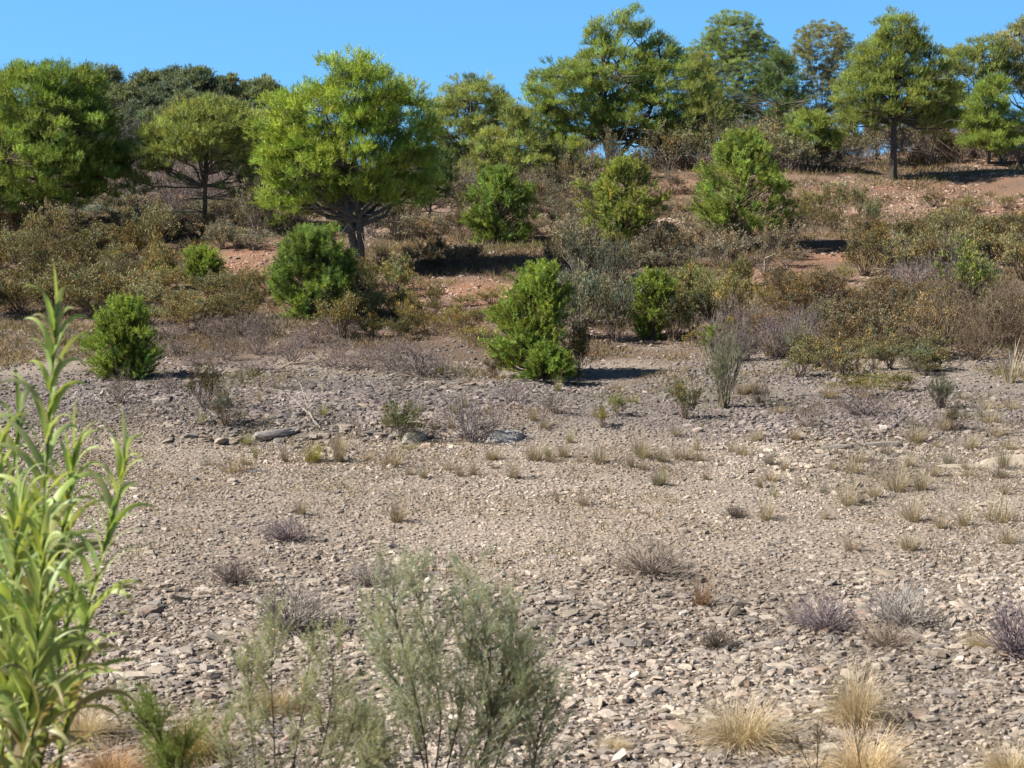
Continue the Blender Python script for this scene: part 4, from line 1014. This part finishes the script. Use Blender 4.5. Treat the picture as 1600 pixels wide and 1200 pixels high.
# ------------------------------------------------------------------ feathery (tamarisk-like) bushes in front
def feathery(label, stems, d, color, stemc, plume=1.0, seed=3, leafn=34, spread=.68):
    global rng
    keep = rng; rng = np.random.default_rng(seed)
    gx = at_depth(stems[0][0][0], stems[0][0][1], d)[0]
    B = np.array([gx, d, float(height(gx, d))])
    root = empty('feathery_bush', B, label, 'shrub', 'feathery bushes on the near bank')
    st = MB(); lf = MB(); T0 = []; T1 = []
    for pts in stems:
        w = np.array([at_depth(px, py, d) for px, py in pts]); w[:, 1] += rng.uniform(-.12, .12) + np.linspace(0, rng.uniform(-.2, .2), len(w))
        path = np.concatenate([[B + np.array([(w[0][0] - B[0]) * .5, 0, -.05])], w]) - B
        seg = np.concatenate([[0], np.cumsum(np.linalg.norm(np.diff(path, axis=0), axis=1))])
        tt = np.linspace(0, seg[-1], 22); path = np.stack([np.interp(tt, seg, path[:, i]) for i in range(3)], 1)
        path[1:-1] = (path[:-2] + path[1:-1] * 2 + path[2:]) / 4
        tube(st, path, np.linspace(.0085, .0018, 22), 5)
        vis = seg[-1]
        n1 = int(30 * plume)
        for k in range(n1):
            f = rng.uniform(.42, .99); i = min(int(f * 21), 20)
            t = path[i + 1] - path[i]; t /= np.linalg.norm(t)
            dr = unit((t * .9 + rdir(1)[0] * np.array([.8, .8, .4]) + np.array([0, 0, .25]))[None])[0]
            L = rng.uniform(.14, .42) * (1.2 - .7 * f) * 1.25 * spread / .55
            e = path[i] + dr * L
            pth = curve(path[i], e, 5, (0, 0, .02), .008)
            tube(lf, pth, np.linspace(.0026, .0009, 5), 3, np.array([.55, .5, .5]))
            T0.append(path[i]); T1.append(e)
            for q in range(7):
                u = rng.uniform(.15, 1); p = path[i] * (1 - u) + e * u
                d2 = unit((dr + rdir(1)[0] * .7 + np.array([0, 0, .2]))[None])[0]; L2 = rng.uniform(.06, .16)
                T0.append(p); T1.append(p + d2 * L2)
    T0 = np.array(T0); T1 = np.array(T1)
    
    st.build('stems', M_TWIG, root, color=stemc)
    sticks(lf, T0, T1, .0010, .0005, 3)
    i = np.repeat(np.arange(len(T0)), leafn); f = rng.random((len(i), 1))
    P = T0[i] * (1 - f) + T1[i] * f
    D = unit(unit(T1 - T0)[i] + rdir(len(i)) * 1.1)
    tn = tint_jit(len(T0), .16, .07)[i]
    leaflets(lf, P, D, rng.uniform(.008, .019, len(i)), .0011, tn)
    lf.build('foliage', M_FEATHER, root, color=color)
    rng = keep
    return root
FE = (.43, .45, .33)
feathery('tall grey-green feathery bush with a dark forked stem in front of the gravel',
         [[(672, 1240), (668, 1160), (652, 1080), (632, 1000), (616, 930), (622, 872)], [(668, 1235), (640, 1130), (606, 1060), (590, 1000), (598, 930)],
          [(676, 1240), (690, 1130), (672, 1010), (650, 940), (668, 890)], [(690, 1240), (720, 1120), (738, 1000), (728, 905)], [(740, 1240), (770, 1120), (762, 1000), (745, 930)],
          [(760, 1240), (800, 1130), (806, 1030), (792, 960)], [(830, 1240), (842, 1150), (855, 1090)], [(700, 1240), (745, 1150), (790, 1080), (815, 1010)], [(640, 1235), (590, 1160), (570, 1110)], [(720, 1240), (760, 1180), (800, 1130), (830, 1060)]],
         11.0, FE, (.06, .05, .04), 1.5, 3, 56)
feathery('lower feathery bush with fine pale green sprays beside the tall one',
         [[(430, 1240), (425, 1150), (418, 1060), (425, 1000)], [(450, 1240), (468, 1130), (480, 1050), (490, 985)], [(480, 1240), (510, 1150), (520, 1060), (512, 1000)],
          [(400, 1240), (385, 1150), (382, 1080), (395, 1020)], [(500, 1240), (535, 1190), (555, 1120)], [(380, 1240), (360, 1180), (350, 1130)], [(560, 1240), (580, 1190), (590, 1150)]],
         10.4, (.43, .44, .28), (.10, .08, .06), .75, 7, 36)
feathery('small dark-stemmed feathery bush at the bottom between reed and low bush',
         [[(268, 1240), (255, 1180), (225, 1135), (185, 1105)], [(272, 1240), (262, 1170), (250, 1120), (244, 1085)], [(280, 1240), (290, 1170), (300, 1130)]],
         9.8, (.25, .31, .09), (.05, .035, .03), .9, 9, 36, .4)
feathery('bare dark twigs with sparse leaves among the pale golden grass',
         [[(1350, 1240), (1342, 1180), (1335, 1130)], [(1270, 1240), (1262, 1190), (1240, 1150)], [(1275, 1240), (1278, 1180), (1276, 1140)]], 16.5, (.16, .13, .08), (.07, .05, .04), .35, 12, 6, .5)

# ------------------------------------------------------------------ light, sky, camera
SUN_EL, SUN_AZ = R(44), R(255)      # azimuth clockwise from +Y: from the left, a little behind the camera
sv = Vector((math.sin(SUN_AZ) * math.cos(SUN_EL), math.cos(SUN_AZ) * math.cos(SUN_EL), math.sin(SUN_EL)))
sun = bpy.data.lights.new('sun', 'SUN'); sun.energy = 5.0; sun.angle = R(.5); sun.color = (1, .95, .87)
so = bpy.data.objects.new('sun', sun); so.rotation_euler = (-sv).to_track_quat('-Z', 'Y').to_euler(); so.location = (-30, -20, 40); col.objects.link(so)

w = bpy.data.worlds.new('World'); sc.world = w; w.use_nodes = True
nt = w.node_tree; nt.nodes.clear()
out = nt.nodes.new('ShaderNodeOutputWorld'); bg = nt.nodes.new('ShaderNodeBackground'); sky = nt.nodes.new('ShaderNodeTexSky')
sky.sky_type = 'NISHITA'; sky.sun_disc = False; sky.sun_elevation = SUN_EL; sky.sun_rotation = SUN_AZ; sky.air_density = 1.0; sky.dust_density = .3; sky.ozone_density = .8
tc = nt.nodes.new('ShaderNodeTexCoord'); ad = nt.nodes.new('ShaderNodeVectorMath'); ad.operation = 'ADD'; ad.inputs[1].default_value = (0, 0, .30)
nm = nt.nodes.new('ShaderNodeVectorMath'); nm.operation = 'NORMALIZE'
nt.links.new(tc.outputs['Generated'], ad.inputs[0]); nt.links.new(ad.outputs[0], nm.inputs[0]); nt.links.new(nm.outputs[0], sky.inputs[0])
hs = nt.nodes.new('ShaderNodeHueSaturation'); hs.inputs['Saturation'].default_value = 1.1; hs.inputs['Value'].default_value = 1.0
nt.links.new(sky.outputs[0], hs.inputs['Color']); # ramp dims the upper sky to cut blue fill; low band stays bright
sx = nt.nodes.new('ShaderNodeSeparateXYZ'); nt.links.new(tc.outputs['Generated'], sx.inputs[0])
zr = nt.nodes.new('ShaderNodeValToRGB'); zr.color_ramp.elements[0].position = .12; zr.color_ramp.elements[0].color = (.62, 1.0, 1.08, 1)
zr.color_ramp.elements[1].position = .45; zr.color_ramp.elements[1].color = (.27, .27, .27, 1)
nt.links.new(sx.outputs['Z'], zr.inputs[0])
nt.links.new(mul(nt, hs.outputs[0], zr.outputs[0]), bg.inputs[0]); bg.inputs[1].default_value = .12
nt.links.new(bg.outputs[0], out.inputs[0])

cam = bpy.data.cameras.new('camera'); cam.sensor_width = 36; cam.lens = F / 1600 * 36; cam.clip_end = 5000; cam.clip_start = .1
cam.dof.use_dof = True; cam.dof.focus_distance = 55; cam.dof.aperture_fstop = 5.2
co = bpy.data.objects.new('camera', cam); co.location = (0, 0, CAMZ); co.rotation_euler = (math.pi / 2 - PITCH, 0, 0); col.objects.link(co)
sc.camera = co
sc.view_settings.view_transform = 'Standard'; sc.view_settings.look = 'None'; sc.view_settings.exposure = .95; sc.view_settings.gamma = 1
sc.cycles.max_bounces = 6; sc.cycles.transparent_max_bounces = 4
